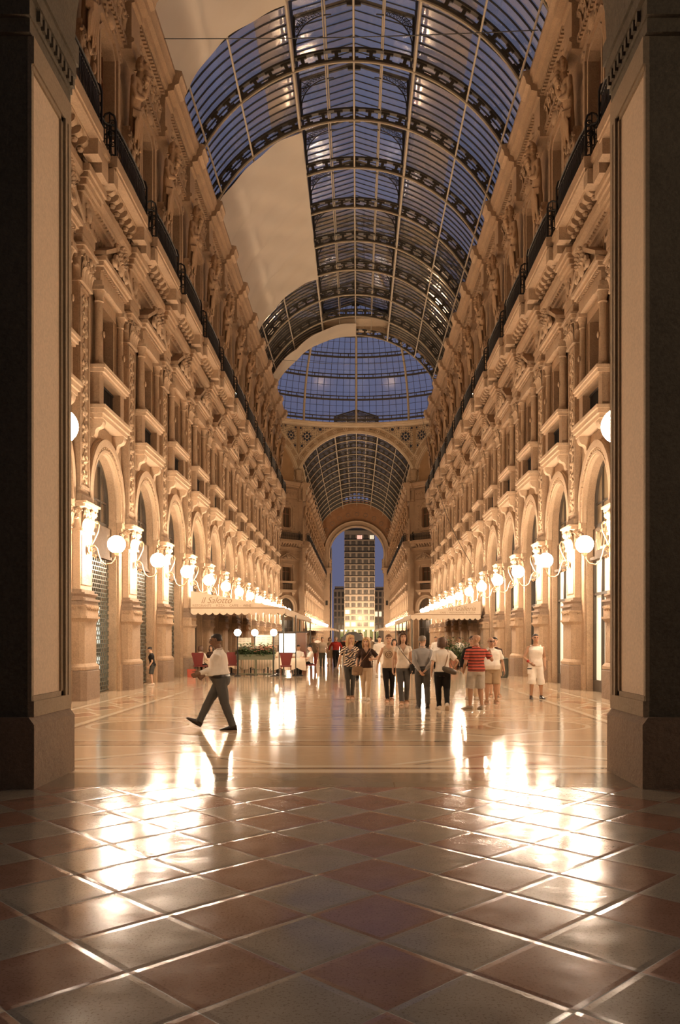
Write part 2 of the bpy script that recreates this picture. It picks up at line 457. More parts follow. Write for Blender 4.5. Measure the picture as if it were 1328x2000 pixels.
def kit_herm(mir):
    """upper-storey pilaster with a bearded half-figure carrying the cornice"""
    P = []
    m = MB()
    m.vprism(cham(0,.28,.5,.03),14.85,15.25); m.vprism(cham(0,.24,.46,.03),15.25,15.4)
    m.vprism(cham(0,.16,.3,.02),15.4,17.9,cham(0,.26,.42,.02))
    for i in range(6): m.sphere((.2+.02*i,(.12 if i%2 else -.12),15.7+.36*i),(.07,.13,.17),8,6)
    for sg in (-1,1): volute(m,(.27,sg*.3,17.55),(0,1,0),.2,1.5,.05,sg)
    P.append(('herm_pedestal',m.mesh('herm_pedestal',M_stone)))
    s = -1 if mir else 1
    b = MB()
    def cap(pts, r, n=10, m=None):
        m = m or b; m.tube(pts, r, n=n); m.sphere(pts[0],r[0],10,8); m.sphere(pts[-1],r[-1],10,8)
    ring = []
    for z,rx,ry,x in ((17.6,.20,.26,.30),(18.2,.22,.29,.32),(18.6,.22,.29,.36),(18.95,.25,.36,.41),(19.25,.26,.43,.47),(19.5,.22,.40,.52),(19.62,.14,.2,.56)):
        ring.append([(x+rx*math.cos(a),ry*math.sin(a),z) for a in [2*PI*i/16 for i in range(16)]])
    b.loft(ring)
    for sg in (-1,1): b.sphere((.68,sg*.17,19.2),(.12,.19,.15),10,8)      # chest
    for i in range(3):
        for sg in (-1,1): b.sphere((.58-.03*i,sg*.09,18.95-.16*i),(.07,.085,.08),8,6)
    cap([(.50,.40*s,19.4),(.66,.62*s,19.52),(.76,.68*s,19.72)],[.16,.135,.12])     # one arm lifted to the head
    cap([(.76,.68*s,19.72),(.78,.46*s,20.05),(.70,.16*s,20.22)],[.12,.105,.08])
    cap([(.50,-.40*s,19.38),(.56,-.62*s,19.02),(.66,-.56*s,18.78)],[.15,.12,.105]) # the other across the body
    cap([(.66,-.56*s,18.78),(.82,-.22*s,18.9),(.84,.06*s,19.06)],[.10,.085,.06])
    for i in range(4):
        cap([(.85,.08*s+.02*i*s,19.12-.035*i),(.87,.17*s+.015*i*s,19.15-.04*i)],[.024,.02],6)
        cap([(.72,.14*s-.02*i*s,20.26-.03*i),(.78,.02*s-.015*i*s,20.27-.03*i)],[.024,.02],6)
    SX = lambda m: m.xform(Matrix.Translation((.17,0,0)) @ Matrix.Diagonal((.62,1,1,1)) @ Matrix.Translation((-.17,0,0)))
    SX(b)
    HX = lambda x: .17+(x-.17)*.62
    cap([(HX(.54),0,19.5),(HX(.72),0,19.84)],[.15,.13])
    hc = (HX(.80)+.02,.04*s,20.0)
    b.sphere(hc,(.19,.185,.25),16,12)             # bowed head
    for dx,dz,r in ((.12,-.19,.10),(.15,-.32,.095),(.12,-.45,.08),(.08,-.55,.06)):
        for sg in (-1,0,1): b.sphere((hc[0]+dx-abs(sg)*.03,hc[1]+sg*.08,hc[2]+dz),r*.85,8,6)   # curled beard
    for i in range(12):
        for j in range(4):
            a = R(-120+21.8*i); e_ = R(5+26*j); b.sphere((hc[0]-.02-.17*math.sin(e_),hc[1]+.25*math.sin(a)*math.cos(e_),hc[2]+.03+.27*math.cos(a)*math.cos(e_)),.075,7,5)
    cap([(hc[0]+.17,hc[1],hc[2]+.06),(hc[0]+.21,hc[1],hc[2]-.05)],[.03,.045],6)    # nose
    cap([(hc[0]+.13,hc[1]-.14,hc[2]+.09),(hc[0]+.17,hc[1],hc[2]+.11),(hc[0]+.13,hc[1]+.14,hc[2]+.09)],[.045,.05,.045],6)
    P.append(('figure',remesh(b,.022,M_statue,'figure',1)))
    d = MB()
    for i in range(11):
        t = i/10; y = (-.34+.68*t)*s; zb = 17.35+.35*abs(math.sin(5*t))
        d.tube([(.50,(.36-.1*t)*s,18.72-.12*t),(.63,y*.55+.12*s,18.45),(.58+.05*(i%2),y,18.05),(.50+.06*(i%2),y*.95,zb)],[(.045,.07),(.06,.1),(.055,.09),(.028,.05)],n=8)
    for k in range(4):
        d.tube([(.40,.40*s,18.86-.07*k),(.66-.01*k,.16*s,18.66-.08*k),(.66,-.16*s,18.48-.07*k),(.42,-.38*s,18.44-.05*k)],[.05,.065,.065,.05],n=8)
    d.tube([(.46,.40*s,18.9),(.56,.44*s,18.3),(.5,.40*s,17.5)],[.07,.11,.06],n=8)
    d.tube([(.44,.46*s,18.9),(.48,.52*s,18.3),(.42,.46*s,17.7)],[.05,.08,.04],n=8)
    SX(d)
    P.append(('drapery',remesh(d,.022,M_statue,'drapery',1)))
    return P

def remesh(mb, vox, mats, name, smooth=3, keep=False):
    me = bpy.data.meshes.new(name+'_raw'); me.from_pydata([tuple(map(float,p)) for p in mb.v], [], mb.f)
    import bmesh
    bm = bmesh.new(); bm.from_mesh(me); bmesh.ops.recalc_face_normals(bm, faces=bm.faces); bm.to_mesh(me); bm.free()
    o = bpy.data.objects.new(name+'_raw', me); COL.objects.link(o)
    md = o.modifiers.new('r','REMESH'); md.mode = 'VOXEL'; md.voxel_size = vox
    if smooth:
        ms = o.modifiers.new('s','SMOOTH'); ms.iterations = smooth; ms.factor = .5
    dg = bpy.context.evaluated_depsgraph_get()
    out = bpy.data.meshes.new_from_object(o.evaluated_get(dg))
    bpy.data.objects.remove(o); bpy.data.meshes.remove(me)
    out.name = name; out.materials.clear()
    for mt in (mats if isinstance(mats,(list,tuple)) else [mats]): out.materials.append(mt)
    out.polygons.foreach_set('use_smooth', [True]*len(out.polygons))
    return out

ZC = 5.62           # centre of the stilted arches
def arc(r, zc, n=24, a0=0, a1=PI): return [(r*math.cos(a0+(a1-a0)*i/n), zc+r*math.sin(a0+(a1-a0)*i/n)) for i in range(n+1)]
def ringprism(mb, x0, x1, r0, r1, zc, zb, n=24):
    """arched band standing on two straight legs, run from x0 to x1"""
    a = [(r1,zb)]+arc(r1,zc,n)+[(-r1,zb)]; b = [(r0,zb)]+arc(r0,zc,n)+[(-r0,zb)]
    k = len(a)
    vs = [(x1,y,z) for y,z in a]+[(x1,y,z) for y,z in b]+[(x0,y,z) for y,z in a]+[(x0,y,z) for y,z in b]
    fs = []
    for i in range(k-1):
        fs += [(i,i+1,k+i+1,k+i),(i,2*k+i,2*k+i+1,i+1),(k+i,k+i+1,3*k+i+1,3*k+i),(2*k+i,3*k+i,3*k+i+1,2*k+i+1)]
    fs += [(0,k,3*k,2*k),(k-1,3*k-1,4*k-1,2*k-1)]
    mb.add(vs, fs)
def kit_lunette(pane):
    P = []
    m = MB()
    ringprism(m,-.02,.10,1.40,1.84,ZC,5.22); ringprism(m,.10,.17,1.62,1.82,ZC,5.22); ringprism(m,.10,.14,1.44,1.52,ZC,5.22)
    for i in range(25):
        a = PI*(i+.5)/25; m.sphere((.12,1.57*math.cos(a),ZC+1.57*math.sin(a)),.04,6,4)
    P.append(('archivolt',m.mesh('archivolt',M_sill)))
    m = MB(); ringprism(m,-.32,-.24,1.30,1.40,ZC,5.1); ringprism(m,-.33,-.27,.0,.03,ZC,5.1,2)
    for y in (-.62,.62): m.box(-.33,-.26,y-.035,y+.035,5.1,ZC+math.sqrt(1.32**2-y*y))
    m.box(-.33,-.26,-1.4,1.4,5.0,5.14); m.box(-.32,-.27,-1.3,1.3,ZC+.12,ZC+.17)
    P.append(('frame',m.mesh('frame',M_darkwood)))
    m = MB(); m.xprism([(1.38,5.05)]+arc(1.38,ZC,20)+[(-1.38,5.05)],-.36,-.31); P.append(('pane',m.mesh('pane',pane)))
    return P
def kit_midwindow():
    P = []
    m = MB()
    # ledge over the arch with its two consoles
    m.box(0,.42,-1.42,1.42,7.92,8.05); m.box(0,.36,-1.36,1.36,7.80,7.92); m.box(0,.47,-1.47,1.47,8.05,8.15)
    for sg in (-1,1): console(m,sg*1.1-.14,sg*1.1+.14,0,.34,7.8,.5)
    P.append(('ledge',m.mesh('ledge',M_sill)))
    m = MB()
    for sg in (-1,1):
        m.box(0,.26,sg*1.08-.2,sg*1.08+.2,8.15,9.1)
        m.lathe([(.0,9.3),(.16,9.3),(.16,9.38),(.12,9.44),(.115,9.6),(.1,11.1),(.13,11.13),(.11,11.2),(.17,11.42),(.0,11.42)],(.19,sg*1.08,0),12)
        m.box(.02,.38,sg*1.08-.2,sg*1.08+.2,11.42,11.52)
        m.box(-.2,.08,sg*.86-.11,sg*.86+.11,9.3,11.45); m.box(-.1,.12,sg*.925-.03,sg*.925+.03,9.31,11.4)
        m.sphere((.32,sg*1.08,10.2),(.04,.07,.1),8,6)
    m.box(-.2,.12,-.97,.97,11.2,11.52)
    P.append(('surround',m.mesh('surround',M_stone)))
    m = MB(); m.box(0,.40,-1.32,1.32,9.10,9.2); m.box(0,.34,-1.26,1.26,9.02,9.1); m.box(0,.44,-1.36,1.36,9.2,9.3); P.append(('sill',m.mesh('sill',M_sill)))
    m = MB(); m.box(-.08,-.04,-.88,.88,8.15,9.02)
    for i in range(15): m.tube([(.02,-.84+.12*i,8.15),(.02,-.84+.12*i,9.02)],.018,n=5)
    m.box(0,.05,-.88,.88,8.18,8.24); m.box(0,.05,-.88,.88,8.95,9.02)
    P.append(('parapet_grille',m.mesh('parapet_grille',M_iron)))
    m = MB()
    m.box(0,.34,-1.3,1.3,11.52,11.66); m.box(0,.28,-1.25,1.25,11.66,12.05); m.box(0,.40,-1.36,1.36,12.05,12.16); m.box(0,.48,-1.44,1.44,12.16,12.28)
    m.xprism([(-1.44,12.28),(1.44,12.28),(0,13.02)],0,.34)
    for sg in (-1,1):
        p = [(sg*1.5,12.28),(sg*1.5,12.40),(0,13.17),(0,13.02)]
        m.xprism(p,0,.52)
    for i in range(20): m.box(.28,.36,-1.22+.125*i,-1.15+.125*i,11.96,12.05)
    P.append(('pediment',m.mesh('pediment',M_stone)))
    m = MB(); rr = random.Random(11)
    m.sphere((.5,0,12.62),(.12,.24,.34),12,8)
    for i in range(16):
        a = 2*PI*i/16; leaf(m,(.5,.24*math.cos(a),12.6+.3*math.sin(a)),(1,.6*math.cos(a)),.22,.16,.12)
    for sg in (-1,1):
        volute(m,(.5,sg*.42,12.5),(0,1,0),.22,1.5,.06,sg); m.sphere((.48,sg*.62,12.42),(.1,.16,.12),8,6); m.sphere((.48,sg*.3,12.98),(.1,.14,.14),8,6)
    P.append(('cartouche',m.mesh('cartouche',M_stone)))
    m = MB()
    for y in (-.72,0,.72): m.box(-.3,-.22,y-.04,y+.04,9.2,11.3)
    for z in (9.24,10.6,11.26): m.box(-.3,-.22,-.75,.75,z-.04,z+.04)
    P.append(('frame',m.mesh('frame',M_wood)))
    m = MB(); m.box(-.34,-.29,-.76,.76,9.2,11.3); P.append(('pane',m.mesh('pane',M_pane)))
    return P
def octa(hw, z0, z1, c): return [(-hw+c,z0),(hw-c,z0),(hw,z0+c),(hw,z1-c),(hw-c,z1),(-hw+c,z1),(-hw,z1-c),(-hw,z0+c)]
def kit_upwindow():
    P = []
    m = MB()
    def ring(o, i, x0, x1):
        k = len(o); vs = [(x1,*p) for p in o]+[(x1,*p) for p in i]+[(x0,*p) for p in o]+[(x0,*p) for p in i]; fs = []
        for a in range(k):
            b = (a+1)%k; fs += [(a,b,k+b,k+a),(a,2*k+a,2*k+b,b),(k+a,k+b,3*k+b,3*k+a),(2*k+a,3*k+a,3*k+b,2*k+b)]
        m.add(vs, fs)
    ring(octa(1.16,16.15,19.75,.36),octa(1.0,16.3,19.6,.32),0,.17)
    ring(octa(1.0,16.3,19.6,.32),octa(.82,16.46,19.4,.26),0,.08)
    ring(octa(.82,16.46,19.4,.26),octa(.70,16.56,19.28,.20),-.3,.14)
    for sg in (-1,1):
        volute(m,(.14,sg*1.22,19.5),(0,1,0),.2,1.5,.055,sg); volute(m,(.14,sg*1.2,16.4),(0,1,0),.2,1.5,.05,sg)
        for i in range(7): m.sphere((.1,sg*1.26,16.8+.4*i),(.07,.08,.17),8,6)
    m.sphere((.18,0,19.85),(.14,.34,.22),12,8); volute(m,(.2,.4,19.82),(0,1,0),.16,1.5,.05,1); volute(m,(.2,-.4,19.82),(0,1,0),.16,1.5,.05,-1)
    m.box(0,.2,-1.1,1.1,15.5,15.75)
    for i in range(9): m.sphere((.1,-.9+.225*i,15.98),(.06,.09,.12),7,5)
    P.append(('surround',m.mesh('surround',M_stone)))
    m = MB()
    for y in (-.66,0,.66): m.box(-.28,-.2,y-.04,y+.04,16.5,19.35)
    for z in (16.6,18.4,19.26): m.box(-.28,-.2,-.7,.7,z-.04,z+.04)
    P.append(('frame',m.mesh('frame',M_wood)))
    m = MB(); m.box(-.34,-.27,-.74,.74,16.46,19.4); P.append(('pane',m.mesh('pane',M_pane)))
    return P
def kit_railing():
    P = []
    path = [(.56,-2.41),(.56,-1.85),(.62,-1.78),(.80,-1.7),(.84,-1.2),(.86,0),(.84,1.2),(.80,1.7),(.62,1.78),(.56,1.85),(.56,2.41)]
    z0,z1 = 14.86,15.74
    m = MB(); m.tube([(x,y,z1) for x,y in path],[(.045,.03)]*len(path),n=6); P.append(('top_rail',m.mesh('top_rail',M_iron)))
    m = MB(); m.tube([(x,y,z0+.06) for x,y in path],.022,n=5); m.tube([(x,y,z1-.14) for x,y in path],.018,n=5); P.append(('bottom_rail',m.mesh('bottom_rail',M_iron)))
    m = MB()
    def at(f):
        L = [math.dist(path[i],path[i+1]) for i in range(len(path)-1)]; d = f*sum(L)
        for i,l in enumerate(L):
            if d <= l: return tuple(path[i][q]+(path[i+1][q]-path[i][q])*d/l for q in (0,1))
            d -= l
        return path[-1]
    for i in range(44):
        x,y = at((i+.5)/44)
        m.tube([(x,y,z0),(x,y,z0+.3),(x,y,z0+.45),(x,y,z1)],[.016,.016,.03,.016],n=5)
        if i%2: volute(m,(x,y,z0+.62),(0,1,0),.055,1.2,.012,1,8)
    P.append(('bar_grille',m.mesh('bar_grille',M_iron)))
    for sg in (-1,1):
        m = MB(); y = sg*1.76
        m.tube([(.5,y,z0),(.5,y,15.9),(.56,y,16.02),(.68,y,16.06),(.80,y,15.98),(.85,y,15.8),(.85,y,z0)],.032,n=6)
        for z in (15.1,15.4,15.7): volute(m,(.6,y,z),(1,0,0),.1,1.5,.022,1,10); volute(m,(.76,y,z+.08),(1,0,0),.09,1.5,.022,-1,10)
        m.tube([(.68,y,z0),(.68,y,16.04)],.02,n=5); m.sphere((.68,y,15.5),(.07,.03,.09),8,6)
        P.append(('scroll_panel',m.mesh('scroll_panel',M_iron)))
    return P
def kit_lamp():
    gx,gz = 1.02,4.14
    P = []
    m = MB(); m.sphere((.29,0,4.0),(.04,.11,.13),10,6); m.sphere((.33,0,4.0),.05,8,6)
    m.tube([(.47,0,4.58),(.46,0,4.69),(.51,0,4.75),(.56,0,4.66),(.53,0,4.48),(.43,0,4.26),(.34,0,4.10),(.31,0,4.0)],.019,n=6)
    m.tube([(.29,0,4.0),(.34,0,4.08),(.43,0,4.11),(.51,0,4.02),(.55,0,3.85),(.61,0,3.69),(.73,0,3.60),(.90,0,3.63),(.99,0,3.75),(gx,0,gz-.27)],.021,n=6)
    volute(m,(.41,0,3.98),(1,0,0),.07,1.5,.014,1); volute(m,(.44,0,3.81),(1,0,0),.06,1.5,.014,-1)
    m.lathe([(0,-.30),(.05,-.30),(.06,-.27),(.09,-.22),(.1,-.19),(0,-.19)],(gx,0,gz),12)
    P.append(('bracket',m.mesh('bracket',M_bracket)))
    m = MB(); m.sphere((gx,0,gz),.235,20,12); P.append(('globe',m.mesh('globe',M_globe)))
    return P
def kit_shutter(lit):
    """rolled-down lattice shutter with the shop behind"""
    P = []
    m = MB(); m.box(-.36,-.16,-1.4,1.4,4.1,5.0); m.box(-.3,-.1,-1.4,1.4,4.02,4.12); P.append(('fascia',m.mesh('fascia',M_fascia)))
    m = MB(); h = .128; w = .19
    for i in range(32):
        z = .06+h*i; m.box(-.27,-.24,-1.4,1.4,z-.014,z+.014)
        if i < 31:
            for j in range(16):
                y = -1.4+w*j+(w/2 if i%2 else 0)
                if -1.39 < y < 1.39: m.box(-.265,-.245,y-.02,y+.02,z,z+h)
    P.append(('lattice_shutter',m.mesh('lattice_shutter',M_bin)))
    m = MB(); m.box(-.56,-.5,-1.4,1.4,0,4.1); P.append(('shop_back',m.mesh('shop_back',M_panel if not lit else M_pane)))
    if lit:
        m = MB(); rr = random.Random(2)
        for i in range(8):
            for j in range(4):
                if rr.random() < .8: m.box(-.5,-.45,-1.3+.66*j,-1.3+.66*j+.5,.25+.3*i,.25+.3*i+.24)
        P.append(('lit_display',m.mesh('lit_display',M_shoplit)))
    return P
def kit_shop(pane):
    P = []
    m = MB(); m.box(-.36,-.2,-1.4,1.4,4.1,5.0); m.box(-.3,-.08,-1.4,1.4,4.02,4.12); P.append(('fascia',m.mesh('fascia',M_fascia)))
    m = MB()
    for y in (-1.35,-.45,.45,1.35): m.box(-.3,-.2,y-.05,y+.05,0,4.05)
    m.box(-.3,-.2,-1.4,1.4,0,.35); m.box(-.3,-.2,-1.4,1.4,2.95,3.03)
    P.append(('frame',m.mesh('frame',M_darkwood)))
    m = MB(); m.box(-.36,-.28,-1.4,1.4,.0,4.05); P.append(('pane',m.mesh('pane',pane)))
    return P

K_pier = kit_pier(); K_herm = [kit_herm(0), kit_herm(1)]
K_lun = kit_lunette(M_pane); K_lunlit = kit_lunette(M_panel); K_mid = kit_midwindow(); K_up = kit_upwindow()
K_rail = kit_railing(); K_lamp = kit_lamp()
K_shut = kit_shutter(False); K_shutlit = kit_shutter(True)
K_shop = kit_shop(M_paned); K_shoplit = kit_shop(M_warmlit); K_shopmid = kit_shop(M_panel)

# ---- wall, one bay at a time in local space
def wall_bay(m, y):
    A = lambda y0,y1,z0,z1,x0=-.6,x1=0: m.box(x0,x1,y+y0,y+y1,z0,z1)
    for sg in (-1,1):
        a,b = sorted((sg*1.4,sg*2.435)); A(a,b,0,7.6)
        a,b = sorted((sg*.76,sg*2.435)); A(a,b,7.6,11.3)
        a,b = sorted((sg*.72,sg*2.435)); A(a,b,11.3,19.4)
        # spandrel beside the arch
        pts = [(sg*1.4,7.6)]+[(sg*py,pz) for py,pz in arc(1.4,ZC,12,0,PI/2)]+[(0,7.6)]
        m.xprism([(y+p,z) for p,z in pts],-.36,0)
    A(-.76,.76,7.6,9.2); A(-.72,.72,11.3,16.5); A(-2.435,2.435,19.4,23.0)
    A(-1.4,1.4,0,7.6,-.65,-.56)
    A(-.8,.8,9.2,11.3,-.6,-.36); A(-.8,.8,16.5,19.4,-.6,-.36)
EXT_MID = [(0,11.95),(.1,11.95),(.1,12.2),(.14,12.2),(.14,12.42),(.19,12.45),(.19,12.52),(.1,12.52),(.1,13.3),(.18,13.32),(.18,13.42),(.3,13.5),(.3,13.6),(.4,13.7),(.4,13.9),(.12,13.9),(.12,14.4),
           (.62,14.4),(.62,14.5),(.66,14.52),(.66,14.64),(.72,14.7),(.72,14.86),(0,14.86)]
EXT_TOP = [(0,20.3),(.10,20.3),(.10,20.5),(.18,20.54),(.18,20.64),(.10,20.68),(.10,21.75),(.2,21.78),(.2,21.98),(.42,22.02),(.46,22.2),(.6,22.26),(.66,22.5),(.72,22.56),(.72,22.72),(0,22.95),(-.9,22.95),(-.9,22.7),(0,22.7)]
def shift(pr, d): return [(x+d if x > .05 else x, z) for x,z in pr]
def build_trim(name, ys, y0, y1, prof, kind):
    m = MB(); m.yprism(prof, y0, y1)
    n = int((y1-y0)/.2)
    if kind == 'mid':
        for y in ys[:-1]:
            c = y+BAY/2
            m.box(.5,.9,c-1.78,c+1.78,14.55,14.86); m.box(.5,.86,c-1.74,c+1.74,14.45,14.55)
            for sg in (-1,1): m.box(.45,.84,c+sg*1.7-.2,c+sg*1.7+.2,14.05,14.46)
            for i in range(9):
                yy = y+.3+(BAY-.6)*(i+.5)/9; console(m,yy-.1,yy+.1,.12,.60,14.4,.42); m.sphere((.4,yy,14.12),(.1,.11,.07),6,4)
        for i in range(n): m.box(.18,.27,y0+.2*i,y0+.2*i+.11,13.42,13.5)
        for y in ys:
            for sg in (0,): m.box(.1,.75,y-.3,y+.3,13.9,14.4)
    else:
        for i in range(n): m.box(.2,.34,y0+.2*i,y0+.2*i+.11,21.8,21.96); m.box(.08,.2,y0+.2*i,y0+.2*i+.11,20.40,20.53)
        for y in ys: m.yprism([(x,z-.02) for x,z in shift(prof[:16],.24)], y-.52, y+.52)
    return m
def rib_relief(y0, y1):
    m = MB(); n = 7; w = (y1-y0)/n
    for i in range(n):
        c = y0+w*(i+.5); sg = 1 if i%2 else -1
        volute(m,(.15,c,21.22),(0,1,0),.25,1.5,.06,sg,14); m.sphere((.17,c,21.22),(.1,.09,.09),7,5)
        for k in range(3): leaf(m,(.12,c+w*.5+.11*(k-1),20.78+.2*k),(1,.5*(k-1)),.34,.2,.09)
    return m
K_frieze = rib_relief(-BAY/2+.55,BAY/2-.55).mesh('frieze_ornament',M_stone)
def frieze2():
    m = MB(); hscrolls(m,.1,-BAY/2+.55,BAY/2-.55,12.9,.28,.46,.035); return m.mesh('frieze_foliage',M_stone)
K_frieze2 = frieze2()
WIN = [0]; DOOR = [0]; TRIM = [0]
def num(c): c[0] += 1; return c[0]

def facade(M, rz, ys, side, arm, sg=1, lamps=True, shop=None, first=0, wallname=None, y_lo=None, y_hi=None, skip=0, last=99):
    """M maps local (0, y, 0) to the world; ys are the pier positions along the wall, local y = sg * ys"""
    def P(y): return tuple(M @ Vector((.004,sg*y,0)))
    y_lo = ys[0] if y_lo is None else y_lo; y_hi = ys[-1] if y_hi is None else y_hi
    m = MB()
    for y in ys[:-1]: wall_bay(m, sg*(y+BAY/2))
    def fill(a, b):
        a,b = sorted((sg*a,sg*b)); m.box(-.6,0,a,b,0,23)
    if y_lo < ys[0]: fill(y_lo, ys[0])
    if y_hi > ys[-1]: fill(ys[-1], y_hi)
    M0 = M @ Vector((0,0,0))
    link(wallname, m.mesh(wallname, M_stone), None, M0, rz, kind='structure', cat='wall', label='tall carved stone wall of the '+arm+' on the '+side)
    ly = sorted(sg*y for y in ys); a,b = sorted((sg*y_lo,sg*y_hi))
    for prof,kind,lab in ((EXT_MID,'mid','bracketed balcony cornice'),(EXT_TOP,'top','crowning cornice under the glass roof')):
        t = link('trim_%d'%num(TRIM), build_trim('t',ly,a,b,prof,kind).mesh('cornice',M_stone), None, M0, rz, kind='structure', cat='cornice', label=lab+' of the '+arm+' on the '+side)
        for y in ly[:-1]: link('frieze_ornament' if kind=='top' else 'frieze_foliage', K_frieze if kind=='top' else K_frieze2, t, (0,y+BAY/2,0))
    for i,y in enumerate(ys):
        k = i+first
        w = ORD[k] if k >= 0 else 'entrance-side'
        if skip <= i < last: inst('pilaster', K_pier, P(y), rz, label='%s carved stone pilaster along the %s of the %s' % (w,side,arm), cat='pilaster', group='pilasters of the '+arm+' on the '+side)
        if skip <= i < last: inst('statue', K_herm[0 if sg > 0 else 1], P(y), rz, label='%s bearded stone figure carrying the cornice on the %s of the %s' % (w,side,arm), cat='statue', group='cornice figures of the '+arm+' on the '+side)
        if lamps and skip <= i < last: inst('globe_lamp', K_lamp, tuple(M @ Vector((.035,sg*y,0))), rz, label='%s lit globe lamp on scrolled bracket along the %s of the %s' % (w,side,arm), cat='lamp', group='globe lamps of the '+arm+' on the '+side)
        if i == len(ys)-1: break
        c = P(y+BAY/2)
        kw = dict(kind='structure', cat='window')
        tail = 'in the %s bay on the %s of the %s' % (w,side,arm)
        inst('window_%d'%num(WIN), K_lunlit if (shop == 'right' and k <= 2) else K_lun, c, rz, label='arched shop lunette '+tail, **kw)
        inst('window_%d'%num(WIN), K_mid, c, rz, label='tall pedimented window '+tail, **kw)
        inst('window_%d'%num(WIN), K_up, c, rz, label='eared attic window behind the balcony '+tail, **kw)
        kit = K_shop
        if shop == 'left': kit = K_shutlit if k in (-1,0) else K_shut if k in (1,2) else K_shopmid if k%2 else K_shop
        if shop == 'right': kit = K_shoplit if k in (-1,0,1) else K_shopmid if k%2 else K_shop
        inst('door_%d'%num(DOOR), kit, c, rz, kind='structure', cat='shopfront', label='shopfront '+tail)
        inst('balcony_railing', K_rail, c, rz, label='%s dark iron balcony railing along the %s of the %s' % (w,side,arm), cat='railing', group='balcony railings of the '+arm+' on the '+side)

near = [Y0+BAY*k for k in range(-1,13)]
far = [YF+BAY*k for k in range(NF+1)]
TL = Matrix.Translation((-XW,0,0))
TR = Matrix.Translation((XW,0,0)) @ Matrix.Rotation(PI,4,'Z')
facade(TL, 0, near, 'left wall', 'near arcade', 1, shop='left', first=-1, wallname='wall_left', y_lo=10.95)
facade(TR, PI, near, 'right wall', 'near arcade', -1, shop='right', first=-1, wallname='wall_right', y_lo=10.95)
facade(TL, 0, far, 'left wall', 'far arcade', 1, wallname='wall_far_left', y_hi=YE+1.5, last=NF)
facade(TR, PI, far, 'right wall', 'far arcade', -1, wallname='wall_far_right', y_hi=YE+1.5, last=NF)
# far diagonal walls of the octagon, running outwards from the mouth of the far arcade
q = math.sqrt(.5); CX = 8.0
for sx,side,wn in ((-1,'left diagonal','wall_octagon_left'),(1,'right diagonal','wall_octagon_right')):
    rz = R(-45) if sx < 0 else R(-135)
    M = Matrix.Translation((sx*(CX-.35),YF+.25,0)) @ Matrix.Rotation(rz,4,'Z')
    sg = -1 if sx < 0 else 1
    facade(M, rz, [.1+BAY*i for i in range(4)], side, 'octagon', sg, lamps=True, wallname=wn, y_hi=16.4, skip=1)
# ------------------------------------------------------------------ glass roof of an arm
A_END = math.acos(8.0/VR)                      # the vault rises from behind the cornice
def P_arc(a, r): return (r*math.cos(a), VZ + r*math.sin(a))
LX, LE, LRI = 2.95, 31.85, 32.75                  # lantern half width, eave, ridge
def rib_kit():
    m = MB(); NS = 44
    aa = [A_END+(PI-2*A_END)*i/NS for i in range(NS+1)]
    m.tube([(P_arc(a,VR)[0],0,P_arc(a,VR)[1]) for a in aa],[(.07,.06)]*len(aa),n=6,up=(0,1,0))
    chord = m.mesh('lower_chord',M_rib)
    w = MB()
    def plate(a0,a1,r0,r1,t=.04,k=1):
        for i in range(k):
            b0 = a0+(a1-a0)*i/k; b1 = a0+(a1-a0)*(i+1)/k
            c = [P_arc(b0,r0),P_arc(b1,r0),P_arc(b1,r1),P_arc(b0,r1)]
            w.yprism(c,-t,t)
    R0,R1 = VR+.10,VR+.62
    plate(A_END,PI-A_END,R1-.07,R1+.03,.12,NS)
    plate(A_END,PI-A_END,R0-.06,R0+.04,.07,NS)
    NC = 26
    for i in range(NC+1):
        a = A_END+(PI-2*A_END)*i/NC; d = .085/VR
        plate(a-d,a+d,R0,R1-.05)
        if i < NC:
            st = (PI-2*A_END)/NC
            for b,e in ((a+d,a+d*2.6),(a+st-d*2.6,a+st-d)):
                plate(b,e,R0,R0+.13); plate(b,e,R1-.17,R1-.05)
    # lantern frame standing on the crown
    zb = vault(LX,.62)
    for sx in (-1,1):
        w.box(sx*LX-.09,sx*LX+.09,-.06,.06,zb-.2,LE+.1)
        w.yprism([(sx*LX,LE),(sx*LX,LE+.16),(0,LRI+.16),(0,LRI-.02)],-.06,.06)
        arcp = []
        for i in range(13):
            a = PI/2*i/12; arcp.append((sx*(LX-.1-1.75*(1-math.cos(a))),0,LE-1.35+ (1.32+.25)*math.sin(a)))
        w.tube(arcp,.035,n=5)
        rr = random.Random(4)
        for i in range(3,12):
            p = arcp[i]; 
            for j in range(1,3):
                f = j/3; ex = sx*LX; ez = LE+(LRI-LE)*(1-abs(p[0])/LX)
                x = p[0]+(ex-p[0])*f*.55; z = p[2]+(ez-p[2])*f*.55
                if abs(x) < LX-.08: volute(w,(x,0,z),(1,0,0),.11,1.4,.022,1,8)
        w.tube([arcp[6],(sx*(LX-.05),0,LE)],.02,n=4)
    w.box(-.35,.35,-.05,.05,LRI-.25,LRI+.05)
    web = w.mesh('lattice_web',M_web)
    return [('lower_chord',chord),('lattice_web',web)]
K_rib = rib_kit()
